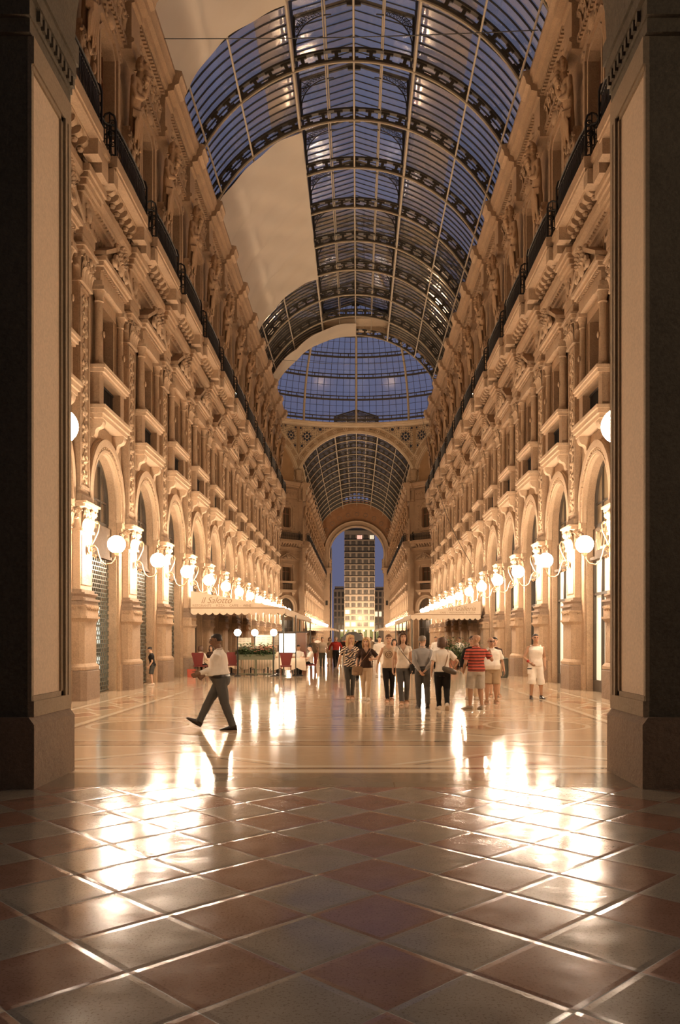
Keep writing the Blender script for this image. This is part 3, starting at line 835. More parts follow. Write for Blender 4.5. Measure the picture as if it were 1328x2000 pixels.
def glass_bay(clear, dusty, half):
    """one bay of roof: local y from 0 to BAY"""
    out = []
    aL = math.acos(LX/(VR+.62)); NB = 8
    for sx in (-1,1):
        # the glass is stepped in strips, some frosted
        for (f0,f1,mt) in ((0,.36,clear),(.36,.68,clear),(.68,.80,clear if sx < 0 else half),(.80,1,dusty)):
            a0 = A_END+(aL-A_END)*f0; a1 = A_END+(aL-A_END)*f1
            k = 6; A = []; B = []
            for i in range(k+1):
                x,z = P_arc(a0+(a1-a0)*i/k, VR+.66); A.append((sx*x,0,z)); B.append((sx*x,BAY,z))
            m = MB(); m.strip(A,B); out.append(m.mesh('roof_pane',mt))
        m = MB(); zb = vault(LX,.66)
        m.strip([(sx*LX,0,zb),(sx*LX,0,LE)],[(sx*LX,BAY,zb),(sx*LX,BAY,LE)])
        m.strip([(sx*LX*1.06,0,LE-.05),(0,0,LRI+.02)],[(sx*LX*1.06,BAY,LE-.05),(0,BAY,LRI+.02)])
        out.append(m.mesh('lantern_pane',clear))
    b = MB()
    for i in range(1,NB):
        y = BAY*i/NB
        for sx in (-1,1):
            pts = []
            for j in range(15):
                x,z = P_arc(A_END+(aL-A_END)*j/14, VR+.635); pts.append((sx*x,y,z))
            b.tube(pts,[(.045,.03)]*15,n=4,up=(0,1,0))
            b.tube([(sx*LX,y,vault(LX,.6)),(sx*LX,y,LE)],.022,n=4)
            b.tube([(sx*LX,y,LE-.02),(0,y,LRI-.02)],[(.035,.03)]*2,n=4,up=(0,1,0))
    bars = b.mesh('glazing_bars',M_bar)
    p = MB()
    for x,r in ((2.95,.075),(5.5,.05),(7.2,.05)):
        for sx in (-1,1):
            z = vault(x,.05); p.tube([(sx*x,0,z),(sx*x,BAY,z)],r,n=6)
            if x < 3: p.box(sx*x-.05,sx*x+.05,0,BAY,z+.3,z+.75)
    p.tube([(0,0,vault(0,.05)),(0,BAY,vault(0,.05))],.05,n=6)
    for x in (-1.43,1.43):
        p.tube([(x,0,LE+.38),(x,BAY,LE+.38)],.05,n=6); p.tube([(x,0,vault(1.43,.6)),(x,BAY,vault(1.43,.6))],.035,n=5)
    p.tube([(0,0,LRI),(0,BAY,LRI)],.05,n=5)
    return out, bars, p.mesh('purlin',M_rib)
G_panes, G_bars, G_purl = glass_bay(M_roofglass, M_dusty, M_dusty)
G_haze = glass_bay(M_hazeglass, M_hazeglass, M_hazeglass)[0]
NCEIL = [0]; NRIB = [0]
def roof(ys, arm, haze_from):
    for i,y in enumerate(ys):
        inst('ceiling_rib', K_rib, (0,y,0), 0, kind='structure', cat='roof rib', label='%s iron lattice rib of the glass roof over the %s' % (ORD[i],arm))
        if i == len(ys)-1: break
        e = empty('ceiling_glazing', (0,y,0), kind='structure', cat='glass roof', label='glass roof bay behind the %s rib over the %s' % (ORD[i],arm))
        for g in (G_haze if i >= haze_from else G_panes): link(g.name.split('.')[0], g, e)
        link('glazing_bars', G_bars, e); link('purlin', G_purl, e)
roof(near, 'near arcade', 9); roof(far, 'far arcade', 0)
# shade cloths hung under the left slope
def shade(y0, y1, x_in, label):
    k = max(2, round((y1-y0)/BAY*10)); na = 48
    a0 = math.acos(min(.97,8.0/VR)); a1 = math.acos(max(-1,x_in/VR))
    rows = []
    for j in range(k+1):
        y = y0+(y1-y0)*j/k; row = []
        ph = ((y-Y0)/BAY) % 1
        for i in range(na+1):
            a = a0+(a1-a0)*i/na; f = i/na
            sag = .17+.26*math.sin(PI*ph)**.7*math.sin(PI*min(1,f*1.02))+.05*math.sin(9*f+2.3*y)+.035*math.sin(21*f-1.7*y)+.10*max(0,1-abs(f-.42)/.05)*math.sin(PI*ph)
            x,z = P_arc(a, VR-sag); row.append((-x,y,z))
        rows.append(row)
    m = MB(); n = na+1
    m.add([p for r in rows for p in r],[(j*n+i,j*n+i+1,(j+1)*n+i+1,(j+1)*n+i) for j in range(k) for i in range(na)])
    o = m.build('hanging_shade_cloth', M_shade, angle=80, label=label, cat='cloth', group='shade cloths under the glass roof')
    return o
shade(Y0-.5, Y0+3*BAY, 3.0, 'cream shade cloth under the glass roof nearest the entrance, above the left wall')
shade(Y0+5*BAY, Y0+9*BAY, 2.9, 'long billowing cream shade cloth under the left slope of the glass roof')
shade(YO-3.7, YO-.46, -.05, 'narrow cream shade cloth hung just before the dome')

# ------------------------------------------------------------------ octagon: arch walls, ring, dome
M_fret = stone('fretwork_plaster', (.60,.48,.34), .8)
def fret_mat():
    m = Mat('pierced_fretwork',.8); x,y,z = m.obj()
    v = m.n('ShaderNodeTexVoronoi'); v.inputs['Scale'].default_value = 4.2; v.inputs['Randomness'].default_value = .25; m.l(m.co,v.inputs['Vector'])
    hole = E(m.nt,v.outputs['Distance']); f = m.noise(2,3)
    b = m.mix(f,(.50,.39,.26),(.62,.50,.35)); m.col(m.mix(hole.lt(.30),b,(.09,.085,.09))); m.bump(hole,.6,.1); return m.m
M_pierced = fret_mat()
M_band = stone('ornamented_band', (.42,.30,.19), .75, carved=.8, csc=5)
M_blue = plain('dark_blue_rosette_glass', (.035,.045,.075), .25)
def mural_mat(name, c0, c1, sc):
    m = Mat(name, .8); m.world()
    f = m.noise(sc, 5, .6); g = m.noise(sc*.4, 2)
    a = m.mix(f._op('MULTIPLY',1.6,clamp=True), c0, c1)
    m.col(m.mix(g, a, tuple(x*.75 for x in c1))); return m.m
M_mural = mural_mat('painted_mural', (.20,.11,.05), (.46,.29,.15), 1.1)
def arch_wall(name, loc, rz, open_, label, near_side=False):
    """wall over the cornice with a round arch, its ornamental band and pierced spandrels; local x along the wall, y into it"""
    e = empty(name, loc, rz, kind='structure', cat='arch wall', label=label)
    hw, zt = 8.3, 30.6
    ro = VR+.98; BR = VR+.03
    n = 40
    def outline(r):
        pts = []
        for i in range(n+1):
            a = PI*i/n; x,z = r*math.cos(a), VZ+r*math.sin(a); pts.append((x,z))
        return [p for p in pts if abs(p[0]) <= hw+1e-6]
    m = MB()
    o = outline(ro)
    top = [(x,zt) for x,z in o]
    vs = [(x,0,z) for x,z in o]+[(x,0,z) for x,z in top]+[(x,.4,z) for x,z in o]+[(x,.4,z) for x,z in top]; k = len(o)
    m.add(vs,[(i,i+1,k+i+1,k+i) for i in range(k-1)]+[(2*k+i,3*k+i,3*k+i+1,2*k+i+1) for i in range(k-1)])
    link('pierced_spandrel', m.mesh('pierced_spandrel',M_pierced), e)
    m = MB(); trimm = MB()
    aa = [PI*i/n for i in range(n+1)]
    def band(r0,r1,y0,y1,m=m):
        A = [(r0*math.cos(a),VZ+r0*math.sin(a)) for a in aa]; B = [(r1*math.cos(a),VZ+r1*math.sin(a)) for a in aa]
        q = len(A)
        vs = [(x,y0,z) for x,z in A]+[(x,y0,z) for x,z in B]+[(x,y1,z) for x,z in A]+[(x,y1,z) for x,z in B]; fs = []
        for i in range(q-1): fs += [(i,i+1,q+i+1,q+i),(i,2*q+i,2*q+i+1,i+1),(q+i,q+i+1,3*q+i+1,3*q+i),(2*q+i,3*q+i,3*q+i+1,2*q+i+1)]
        m.add(vs,fs)
    if near_side: band(BR+.55,BR+1.0,-.12,.2)
    else:
        band(BR,BR+1,-.12,.4); band(BR,BR+.14,-.24,.0,trimm); band(BR+.86,BR+1.04,-.26,.0,trimm); band(BR-.14,BR,-.1,.3,trimm)
        link('band_moulding', trimm.mesh('band_moulding',M_fret), e)
    link('arch_band', m.mesh('arch_band',M_band), e)
    m = MB()
    for i in range(19):
        a = PI*(i+.5)/19; c = ((BR+.5)*math.cos(a),-.14,VZ+(BR+.5)*math.sin(a))
        m.tube([(c[0]+.27*math.cos(t),c[1],c[2]+.27*math.sin(t)) for t in [2*PI*j/12 for j in range(12)]],.05,n=5,closed=True,up=(0,1,0)); m.sphere(c,(.12,.06,.12),8,5)
    link('medallion', m.mesh('medallion',M_fret), e)
    m = MB(); dots = MB()
    for sx in (-1,1):
        for (cx,cz,r) in ((6.75,29.2,.66),(4.95,30.15,.36),(7.45,27.9,.3),(7.6,30.35,.26),(5.75,30.35,.2),(4.0,30.5,.18)):
            pts = [(cx,cz,r*.3)]+[(cx+r*.72*math.cos(t),cz+r*.72*math.sin(t),r*.25) for t in [2*PI*j/8 for j in range(8)]] if r > .5 else [(cx,cz,r*.6)]
            for x,z,q in pts: dots.lathe([(0,0),(q,0)],(0,0,0),10); dots.v[-20:] = [(sx*x+p[0],-.03,z+p[1]) for p in dots.v[-20:]]
            m.tube([(sx*cx+r*1.08*math.cos(t),-.02,cz+r*1.08*math.sin(t)) for t in [2*PI*j/16 for j in range(16)]],.045,n=5,closed=True,up=(0,1,0))
    link('rosette_glass', dots.mesh('rosette_glass',M_blue), e); link('rosette_ring', m.mesh('rosette_ring',M_grain), e)
    if not open_:
        m = MB(); pts = [(x,z) for x,z in outline(BR+.1)]
        vs = [(x,.3,z) for x,z in pts]+[(x,.3,22.6) for x,z in pts]; k = len(pts)
        m.add(vs,[(i,i+1,k+i+1,k+i) for i in range(k-1)])
        link('mural', m.mesh('mural',M_mural), e)
    # corner pier with figure-like bracket
    m = MB()
    for sx in (-1,1):
        m.box(sx*7.95-.28,sx*7.95+.28,-.3,.2,22.8,24.6); m.lathe([(0,0),(.3,.05),(.42,.5),(.35,1.1),(.45,1.5),(.2,1.7),(0,1.7)],(sx*7.95,-.3,23.0),10)
        m.box(sx*7.98-.17,sx*7.98+.17,-.24,.1,24.6,30.55)
    link('corner_post', m.mesh('corner_post',M_band), e)
    return e
arch_wall('wall_octagon_far', (0,YF,0), 0, True, 'far arch of the octagon with medallion band and pierced spandrels')
arch_wall('wall_octagon_near', (0,YO,0), PI, True, 'near arch of the octagon seen from beneath', True)
OC = (YO+YF)/2; AP = (YF-YO)/2
for sx,nm in ((-1,'left'),(1,'right')):
    d = (AP)*q
    arch_wall('wall_octagon_diagonal_'+nm, (sx*d,OC+d,0), R(45)*(1 if sx<0 else -1), False, '%s diagonal lunette wall of the octagon with painted mural' % nm)
    # plain outer walls that close the octagon where the photograph does not reach
    m = MB(); m.box(-8.3,8.3,0,.5,0,30.8)
    link('wall_octagon_near_'+nm, m.mesh('w',M_stone), None, (sx*d,OC-d,0), (R(135)*(1 if sx<0 else -1)), kind='structure', cat='wall', label='plain near diagonal wall of the octagon on the %s' % nm)
    link('wall_octagon_added_'+nm, m.mesh('w',M_stone), None, (sx*(AP),OC,0), R(90)*(1 if sx<0 else -1), kind='structure', cat='wall', label='added wall across the open side arm of the octagon on the %s' % nm)  # added over the open side arm to keep sky light out
def dome():
    e = empty('ceiling_dome', (0,OC,30.55), kind='structure', cat='dome', label='iron and glass dome over the octagon')
    DR, DH = 18.5, 17.0
    pt = lambda t,r=0: ((DR+r)*math.cos(t), (DH+r)*math.sin(t))
    m = MB(); m.lathe([(18.5,-.22),(18.3,-.15),(18.3,.0),(18.1,.05),(18.1,.25),(18.4,.3),(21.5,.3),(21.5,.0),(19.3,.0),(19.3,-.22),(18.5,-.22)],(0,0,0),96)
    link('ring_cornice', m.mesh('ring_cornice',M_fret), e)
    TT = R(74)
    m = MB(); prof = [pt(TT*i/24,.25) for i in range(25)]; m.lathe(prof,(0,0,.2),96); link('dome_pane', m.mesh('dome_pane',M_domeglass), e)
    for k in range(16):
        a = 2*PI*k/16; m = MB(); pts = []
        for i in range(25):
            r,z = pt(TT*i/24,-.12); pts.append((r*math.sin(a),r*math.cos(a),z+.2))
        m.tube(pts,[(.16,.22)]*25,n=6,up=(math.sin(a),math.cos(a),0)); link('dome_rib', m.mesh('dome_rib',M_rib), e)
    m = MB()
    for t in (2,11,20.5,29.5,38.5,48,58):
        r,z = pt(R(t),-.05); z += .2
        m.lathe([(r-.12,-.2),(r+.05,-.22),(r+.05,.02),(r-.12,0),(r-.12,-.2)],(0,0,z),96); m.lathe([(r-.1,.3),(r,.3),(r,.42),(r-.1,.42),(r-.1,.3)],(0,0,z),96)
        for i in range(96):
            a = 2*PI*i/96; m.tube([(r*math.sin(a),r*math.cos(a),z),(r*.995*math.sin(a),r*.995*math.cos(a),z+.32)],.05,n=4)
    link('dome_ring', m.mesh('dome_ring',M_web), e)
    m = MB()
    for k in range(128):
        if k%8 == 0: continue
        a = 2*PI*k/128; pts = []
        for i in range(13):
            r,z = pt(R(62)*i/12,.15); pts.append((r*math.sin(a),r*math.cos(a),z+.2))
        m.tube(pts,.028,n=4)
    for t in (5,8,14,17,23.5,26.5,32.5,35.5):
        r,z = pt(R(t),.15); m.tube([(r*math.sin(a),r*math.cos(a),z+.2) for a in [2*PI*i/64 for i in range(64)]],.025,n=4,closed=True)
    link('dome_glazing', m.mesh('dome_glazing',M_bar), e)
dome()

# ------------------------------------------------------------------ end wall of the far arcade
def end_wall():
    e = empty('wall_back', (0,YE,0), kind='structure', cat='wall', label='end wall with the round exit arch and painted tympanum')
    r_in, zc = 5.75, 19.6
    n = 40
    m = MB()
    aa = [R(-14)+(PI+R(28))*i/n for i in range(n+1)]
    def ring(r0,r1,c0,c1,y0,y1,mt,nm):
        m = MB(); A = [(r0*math.cos(a),c0+r0*math.sin(a)) for a in aa]; B = [(r1*math.cos(a),c1+r1*math.sin(a)) for a in aa]; q = len(A)
        vs = [(x,y0,z) for x,z in A]+[(x,y0,z) for x,z in B]+[(x,y1,z) for x,z in A]+[(x,y1,z) for x,z in B]; fs = []
        for i in range(q-1): fs += [(i,i+1,q+i+1,q+i),(i,2*q+i,2*q+i+1,i+1),(q+i,q+i+1,3*q+i+1,3*q+i),(2*q+i,3*q+i,3*q+i+1,2*q+i+1)]
        m.add(vs,fs); link(nm, m.mesh(nm,mt), e)
    ring(5.75,5.95,zc,zc,-.9,1.2,M_sill,'inner_archivolt'); ring(5.95,6.75,zc,zc,-.6,1.0,M_stone,'arch_soffit'); ring(6.75,7.0,zc,zc,-.8,.6,M_sill,'outer_archivolt')
    ring(7.0,VR+1.2,zc,VZ,-.2,.6,M_mural2,'painted_tympanum')
    m = MB()
    for i in range(13):
        a = PI*(i+.5)/13; c = (7.9*math.cos(a),-.24,zc+.55+7.9*math.sin(a)); 
        m.tube([(c[0]+.42*math.cos(t),c[1],c[2]+.42*math.sin(t)) for t in [2*PI*j/12 for j in range(12)]],.06,n=5,closed=True,up=(0,1,0))
    link('tympanum_ornament', m.mesh('tympanum_ornament',M_grain), e)
    for sx in (-1,1):
        m = MB(); a,b = sorted((sx*5.78,sx*8.2))
        m.box(a,b,-.3,1.0,0,15.5)
        a,b = sorted((sx*5.55,sx*8.2)); m.box(a,b,-.6,1.1,15.5,16.2); a,b = sorted((sx*5.3,sx*8.2)); m.box(a,b,-.8,1.2,16.2,16.6)
        a,b = sorted((sx*5.8,sx*8.2)); m.box(a,b,-.3,1.0,16.6,18.4)
        a,b = sorted((sx*6.2,sx*8.2)); m.box(a,b,-.2,.9,18.2,22.6)
        for i in range(7): m.sphere((sx*5.7,-.45,16.8+.25*i),(.35,.35,.25),8,6)
        link('exit_pier', m.mesh('exit_pier',M_stone), e)
        m = MB(); a,b = sorted((sx*6.2,sx*6.7)); m.box(a,b,-.36,-.28,8.6,9.6); link('pier_window', m.mesh('pier_window',M_paned), e)
M_mural2 = mural_mat('painted_tympanum', (.17,.065,.03), (.44,.22,.10), 1.3)
end_wall()

# ------------------------------------------------------------------ square beyond the exit
M_tower = plain('tower_render', (.52,.46,.41), .85)
M_towerledge = plain('tower_ledge', (.40,.35,.30), .8)
M_win = plain('tower_window', (.10,.10,.105), .3)
M_winlit = emitter('lit_office_window', (1.0,.86,.6), .7)
M_winpink = emitter('lit_pink_sign', (1.0,.45,.35), .9)
M_green_lit = pane_mat('green_shopfront_glass', (.10,.12,.05)); M_green_lit.node_tree.nodes['Principled BSDF'].inputs['Emission Color'].default_value = (.62,.70,.28,1); M_green_lit.node_tree.nodes['Principled BSDF'].inputs['Emission Strength'].default_value = .10
M_globe3 = emitter('lit_arcade_lamp', (1.0,.95,.6), 2.5)
def tower():
    Y = 330.0; sc = Y/1720
    X = lambda px: (px-698.5)*sc+CAMX
    Z = lambda py: 1.65+(1245.5-py)*sc
    e = empty('tower_block', (X(702),Y,0), cat='building', label='tall office tower lit from below, seen through the exit arch')
    x0,x1 = X(672.5)-X(702),X(732)-X(702)
    m = MB(); m.box(x0,x1,0,10,0,Z(1036)); m.box(x0+.3,x1-.3,.6,9,Z(1036),Z(1031)); link('shaft', m.mesh('shaft',M_tower), e)
    m = MB()
    for dx,h in ((-1.5,1.2),(1.2,1.8),(1.8,1.0)): m.tube([(dx,3,Z(1031)),(dx,3,Z(1031)+h)],.12,n=5)
    m.box(.4,2.2,2,5,Z(1031),Z(1031)+.7); link('roof_plant', m.mesh('roof_plant',M_win), e)
    rows = [1049,1061,1073,1085,1097,1108.5,1120,1132,1143.5,1156,1169,1181.5,1195,1207,1219.5]
    wm = MB(); wm.box(-.75,.75,-.06,.05,-.75,.75); wmesh = wm.mesh('window',M_win)
    wl = MB(); wl.box(-.75,.75,-.06,.05,-.75,.75); wlit = wl.mesh('window',M_winlit)
    wp = MB(); wp.box(-.9,.9,-.06,.05,-.7,.7); wpink = wp.mesh('window',M_winpink)
    fm = MB()
    for i in (-.25,.25): fm.box(i-.05,i+.05,-.1,.0,-.75,.75)
    fr = fm.mesh('mullion',M_tower)
    lm = MB()
    for r,py in enumerate(rows):
        z = Z(py); lm.box(x0-.1,x1+.1,-.22,0,z-1.15,z-.95)
        for c in range(5):
            x = x0+(x1-x0)*(c+.5)/5
            lit = (r,c) in ((0,4),(12,0),(14,1),(14,4),(14,0))
            w = link('window', wpink if (r,c)==(0,2) else wlit if lit else wmesh, e, (x,0,z))
            link('mullion', fr, w)
    link('ledges', lm.mesh('ledges',M_towerledge), e)
    m = MB()
    for c in range(7):
        x = x0-2+(x1-x0+4)*(c+.5)/7; m.box(x-.6,x+.6,-.3,-.1,1.0,4.6)
    link('lit_arcade', m.mesh('lit_arcade',M_green_lit), e)
    m = MB()
    for c in range(4): m.sphere((x0-1+(x1-x0+2)*(c+.5)/4,-.6,4.3),.32,10,8)
    link('arcade_lamp', m.mesh('arcade_lamp',M_globe3), e)
    for px0,px1,nm,top in ((650,672.4,'left',1148),(732,756,'right',1149)):
        cx = (X(px0)+X(px1))/2; hw = (X(px1)-X(px0))/2
        b = empty('office_building', (cx,Y+10.4,0), cat='building', label='lower gridded office building standing %s of the lit tower' % nm)
        m = MB(); m.box(-hw,hw,0,10,0,Z(top)); m.box(-hw*.8,hw*.8,1,8,Z(top),Z(top)+1.2); link('block', m.mesh('block',M_tower), b)
        for r in range(6):
            for c in range(3):
                z = Z(1158+13.3*r); x = -hw+2*hw*(c+.5)/3
                m = MB(); m.box(-hw*.22,hw*.22,-.05,.05,-.95,.95)
                link('window', m.mesh('window',M_winlit if (nm=='right' and r==3 and c<2) else M_win), b, (x,0,z))
    g = empty('tall_house', (X(648.5),290,0), cat='building', label='pale narrow house wall just inside the left of the exit arch')
    m = MB(); m.box(-2.6,.8,0,12,0,32); m.box(-2.6,.85,-.1,12.1,20,20.3); link('block', m.mesh('block',M_tower), g)
    g = empty('tall_house', (X(757),300,0), cat='building', label='pale narrow house wall just inside the right of the exit arch')
    m = MB(); m.box(-.6,1.6,0,12,0,32); m.box(-.65,1.6,-.1,12.1,20,20.3); link('block', m.mesh('block',M_tower), g)
tower()

# ------------------------------------------------------------------ portal in front
def portal():
    for sx,xi,nm in ((-1,-3.33,'left'),(1,3.29,'right')):
        e = empty('wall_front_'+nm, (0,0,0), kind='structure', cat='wall', label='dark granite entrance pier on the %s' % nm)
        y0,y1 = 9.64,10.95
        def bx(m,a,b,*r):
            a,b = sorted((a,b)); m.box(a,b,*r)
        xo = sx*9.5
        m = MB()
        bx(m,xi+sx*.10,xo,y0+.02,y1-.05,.76,8.6)
        for zz in (3.0,5.6): bx(m,xi+sx*.5,xo,y0+.005,y0+.02,zz,zz+.03)
        link('granite_face', m.mesh('granite_face',M_portal), e)
        m = MB(); bx(m,xi,xo,y0-.06,y1,0,.70); m.yprism([(xi,.70),(xo,.70),(xo,.78),(xi+sx*.06,.78)],y0-.06,y1); link('plinth', m.mesh('plinth',M_grain if sx<0 else M_grain), e)
        m = MB(); bx(m,xi+sx*.075,xi+sx*.12,y0+.03,y1-.3,.85,8.0); link('marble_panel', m.mesh('marble_panel',M_reveal), e)
        m = MB(); X0 = xi+sx*.10
        for z0,z1 in ((.78,.95),(7.95,8.25)):
            bx(m,X0,xi+sx*.03,y0+.02,y1-.03,z0,z1); bx(m,X0,xi+sx*.05,y0+.05,y1-.08,z1-(0 if z0<2 else .36),z1+(.06 if z0<2 else -.3))
        for ya,yb,d in ((y1-.34,y1-.27,.05),(y1-.27,y1-.20,.02),(y1-.20,y1-.13,.055),(y1-.13,y1-.03,.03),(y0+.015,y0+.08,.055)):
            bx(m,X0,xi+sx*d,ya,yb,.952,7.948)
        link('panel_moulding', m.mesh('panel_moulding',M_portmould), e)
        m = MB()
        for i,(d,z0,z1) in enumerate(((.05,8.25,8.40),(.03,8.40,8.60),(-.02,8.60,8.75),(-.05,8.75,9.0))): bx(m,xi+sx*d,xo,y0-.05-.06*i,y1+.005*i,z0,z1)
        for i in range(9): bx(m,xi-sx*.01,xi+sx*.1,y0+.1+.14*i,y0+.17+.14*i,8.46,8.58)
        link('impost_cornice', m.mesh('impost_cornice',M_portal), e)
    e = empty('wall_front', (0,0,0), kind='structure', cat='wall', label='wall over the entrance arch above the frame')
    cx = -.02; r = 3.31; n = 24; m = MB()
    pts = [(cx+r*math.cos(PI*i/n), 9.0+r*math.sin(PI*i/n)) for i in range(n+1)]
    top = [(p[0],13.2) for p in pts]
    for y in (9.64,10.95): m.strip([(x,y,z) for x,z in pts],[(x,y,z) for x,z in top])
    m.strip([(x,9.64,z) for x,z in pts],[(x,10.95,z) for x,z in pts])
    m.box(-9.5,cx-r,9.64,10.95,9.0,13.2); m.box(cx+r,9.5,9.64,10.95,9.0,13.2); m.box(-9.5,9.5,9.64,10.95,13.2,14)
    link('arch_wall', m.mesh('arch_wall',M_portal), e)
portal()
M_globe4 = emitter('lit_entrance_globe', (1.0,.775,.56), 110)
def entrance_lamp():
    m = MB(); m.sphere((1.02,0,4.14),.235,20,12); return [K_lamp[0],('globe',m.mesh('globe',M_globe4))]
K_lamp2 = entrance_lamp()
# two big globes on the inner face of the entrance wall
for sx,x,nm in ((-1,-3.77,'left'),(1,3.67,'right')):
    inst('globe_lamp', K_lamp2, (x,10.70,.33), PI/2, label='large globe lamp half hidden behind the %s entrance pier' % nm, cat='lamp', group='globe lamps beside the entrance')
# ------------------------------------------------------------------ floors
def floor_near():
    m = Mat('diamond_paving', .22, spec=.5); x,y,z = m.world()
    u = x/.842+y/.90; v = x/.842-y/.90
    u = u-(-1.786/.842+7.49/.90)+.5; v = v-(-1.786/.842-7.49/.90)+.5     # a grey diamond is centred at (-1.79, 7.49)
    par = (u.floor()+v.floor()).mod(2.0)
    n = m.noise(3.5,5,.6); n2 = m.noise(60,3,.7)
    grey = m.mix(n,(.26,.215,.16),(.44,.36,.265)); red = m.mix(n,(.25,.125,.08),(.40,.23,.155))
    spk = m.mix(n2.gt(.58),(1,1,1),(.72,.66,.6))
    base = m.mix(par,grey,red)
    mm = m.n('ShaderNodeMix'); mm.data_type='RGBA'; mm.blend_type='MULTIPLY'; mm.inputs[0].default_value=1
    m.l(base,mm.inputs[6]); m.l(spk,mm.inputs[7]); base = E(m.nt,mm.outputs[2])
    j = u.line(1,0,.016).mx(v.line(1,0,.016))
    m.col(m.mix(j,base,(.16,.11,.07)))
    m.rough(n*.16+.08+j*.3)
    # tiles lie a little unevenly: a slow swell and a rounded joint
    ju = ((u.mod(1)-.5).abs()-.44).mx(0.0); jv = ((v.mod(1)-.5).abs()-.44).mx(0.0)
    m.bump(m.noise(1.3,2)*.5+m.noise(14,3)*.05-(ju+jv)*2.2, .35, .05)
    return m.m
def floor_nave():
    m = Mat('inlaid_marble', .16, spec=.5); x,y,z = m.world()
    n = m.noise(1.2,6,.62); n2 = m.noise(9,4,.6)
    base = m.mix(n,(.50,.355,.225),(.66,.49,.33)); base = m.mix(n2*.5,base,(.70,.545,.38))
    ax = x.abs(); yy = (y-Y0+BAY/2).mod(BAY)-BAY/2          # 0 on the pier axes
    inb = y.gt(11.45)
    def over(b, mask, c): return m.mix(mask, b, c)
    white = (.74,.62,.46); dark = (.23,.16,.10); red = (.46,.25,.15)
    # side borders
    band = ax.gt(5.2)*ax.lt(6.3)*inb
    dia = ((ax-5.75).abs()/.55+((y-Y0).mod(1.9)-.95).abs()/.95)
    base = over(base, band, (.56,.40,.25)); base = over(base, band*dia.lt(.72), red); base = over(base, band*(dia-.8).abs().lt(.09), white); base = over(base, band*dia.lt(.25), dark)
    base = over(base, ((ax-5.12).abs().lt(.07)).mx((ax-6.38).abs().lt(.07))*inb, white)
    base = over(base, ((ax-4.98).abs().lt(.035)).mx((ax-6.5).abs().lt(.03))*inb, dark)
    # cross bands on every pier axis
    base = over(base, yy.abs().lt(.34)*inb*ax.lt(4.95), (.50,.35,.22)); base = over(base, (yy.abs()-.40).abs().lt(.06)*inb*ax.lt(4.95), white); base = over(base, (yy.abs()-.30).abs().lt(.025)*inb*ax.lt(4.95), dark)
    # large lozenges in the fields between them
    zz = (yy.abs()*-1.0)+BAY/2
    lz = (ax.mod(4.95)-2.47).abs()/2.3+zz/1.8
    base = over(base, (lz-.86).abs().lt(.035)*inb*ax.lt(4.95), white); base = over(base, (lz-.74).abs().lt(.014)*inb*ax.lt(4.95), dark); base = over(base, lz.lt(.2)*inb*ax.lt(4.95), red)
    # two round medallions inside the entrance
    for cx in (-3.9,3.55):
        d = ((x-cx)*(x-cx)+(y-16.6)*(y-16.6)).sqrt()
        base = over(base, d.lt(.95), (.52,.37,.23)); base = over(base, (d-.95).abs().lt(.05), white); base = over(base, (d-.62).abs().lt(.10), dark); base = over(base, (d-.62).abs().lt(.035), (.55,.4,.24))
    # threshold bands
    sill = y.lt(10.72)
    base = over(base, sill, m.mix(n,(.24,.19,.135),(.36,.28,.19)))
    base = over(base, sill*x.line(2.9,.6,.02), dark)
    base = over(base, (y-10.9).abs().lt(.10), white); base = over(base, (y-11.12).abs().lt(.05), dark); base = over(base, (y-11.3).abs().lt(.07), white)
    for yc in (15.75,16.15,16.55): base = over(base, (y-yc).abs().lt(.035)*ax.lt(2.6), dark)
    m.col(base)
    sp = m.noise(2.3,4,.6); m.rough(sp*.12+.05)
    m.bump(m.noise(.9,2)*.8+m.noise(6,3)*.08, .16, .04)
    return m.m
def slab(name, x0,x1,y0,y1, mat, label, z=-.3):
    m = MB(); m.box(x0,x1,y0,y1,z,0); return m.build(name, mat, kind='structure', cat='floor', label=label)
slab('floor_entrance', -14,14,-4,9.72, floor_near(), 'red and grey diamond paving outside the entrance')
slab('floor', -22,22,9.72,YE+2, floor_nave(), 'polished inlaid marble floor of the arcade')
slab('floor_square', -60,60,YE+2,345, plain('square_paving',(.3,.22,.15),.5), 'paved square beyond the exit arch')

# ------------------------------------------------------------------ lettering
def lettering(txt, size, mat, extr=.01, shear=0, space=1.0):
    c = bpy.data.curves.new('lettering','FONT'); c.body = txt; c.size = size; c.extrude = extr; c.shear = shear; c.align_x = 'CENTER'; c.space_character = space
    o = bpy.data.objects.new('lettering_raw', c); COL.objects.link(o)
    dg = bpy.context.evaluated_depsgraph_get(); me = bpy.data.meshes.new_from_object(o.evaluated_get(dg))
    bpy.data.objects.remove(o); bpy.data.curves.remove(c)
    me.name = 'lettering'; me.materials.clear(); me.materials.append(mat); return me
# brass shop name over three right-hand shopfronts
for i,k in enumerate((-1,0,1)):
    yc = Y0+BAY*k+BAY/2
    e = empty('shop_sign', (XW+.17,yc,4.31), 0, label='brass letter shop sign over the %s shopfront on the right wall' % ('entrance-side','first','second')[i], cat='sign', group='brass shop signs')
    o = link('lettering', lettering('RIZZOLI', .84, M_gold, .02, 0, 1.12), e)
    o.rotation_euler = (PI/2,0,-PI/2); o.scale = (.54,1,1)

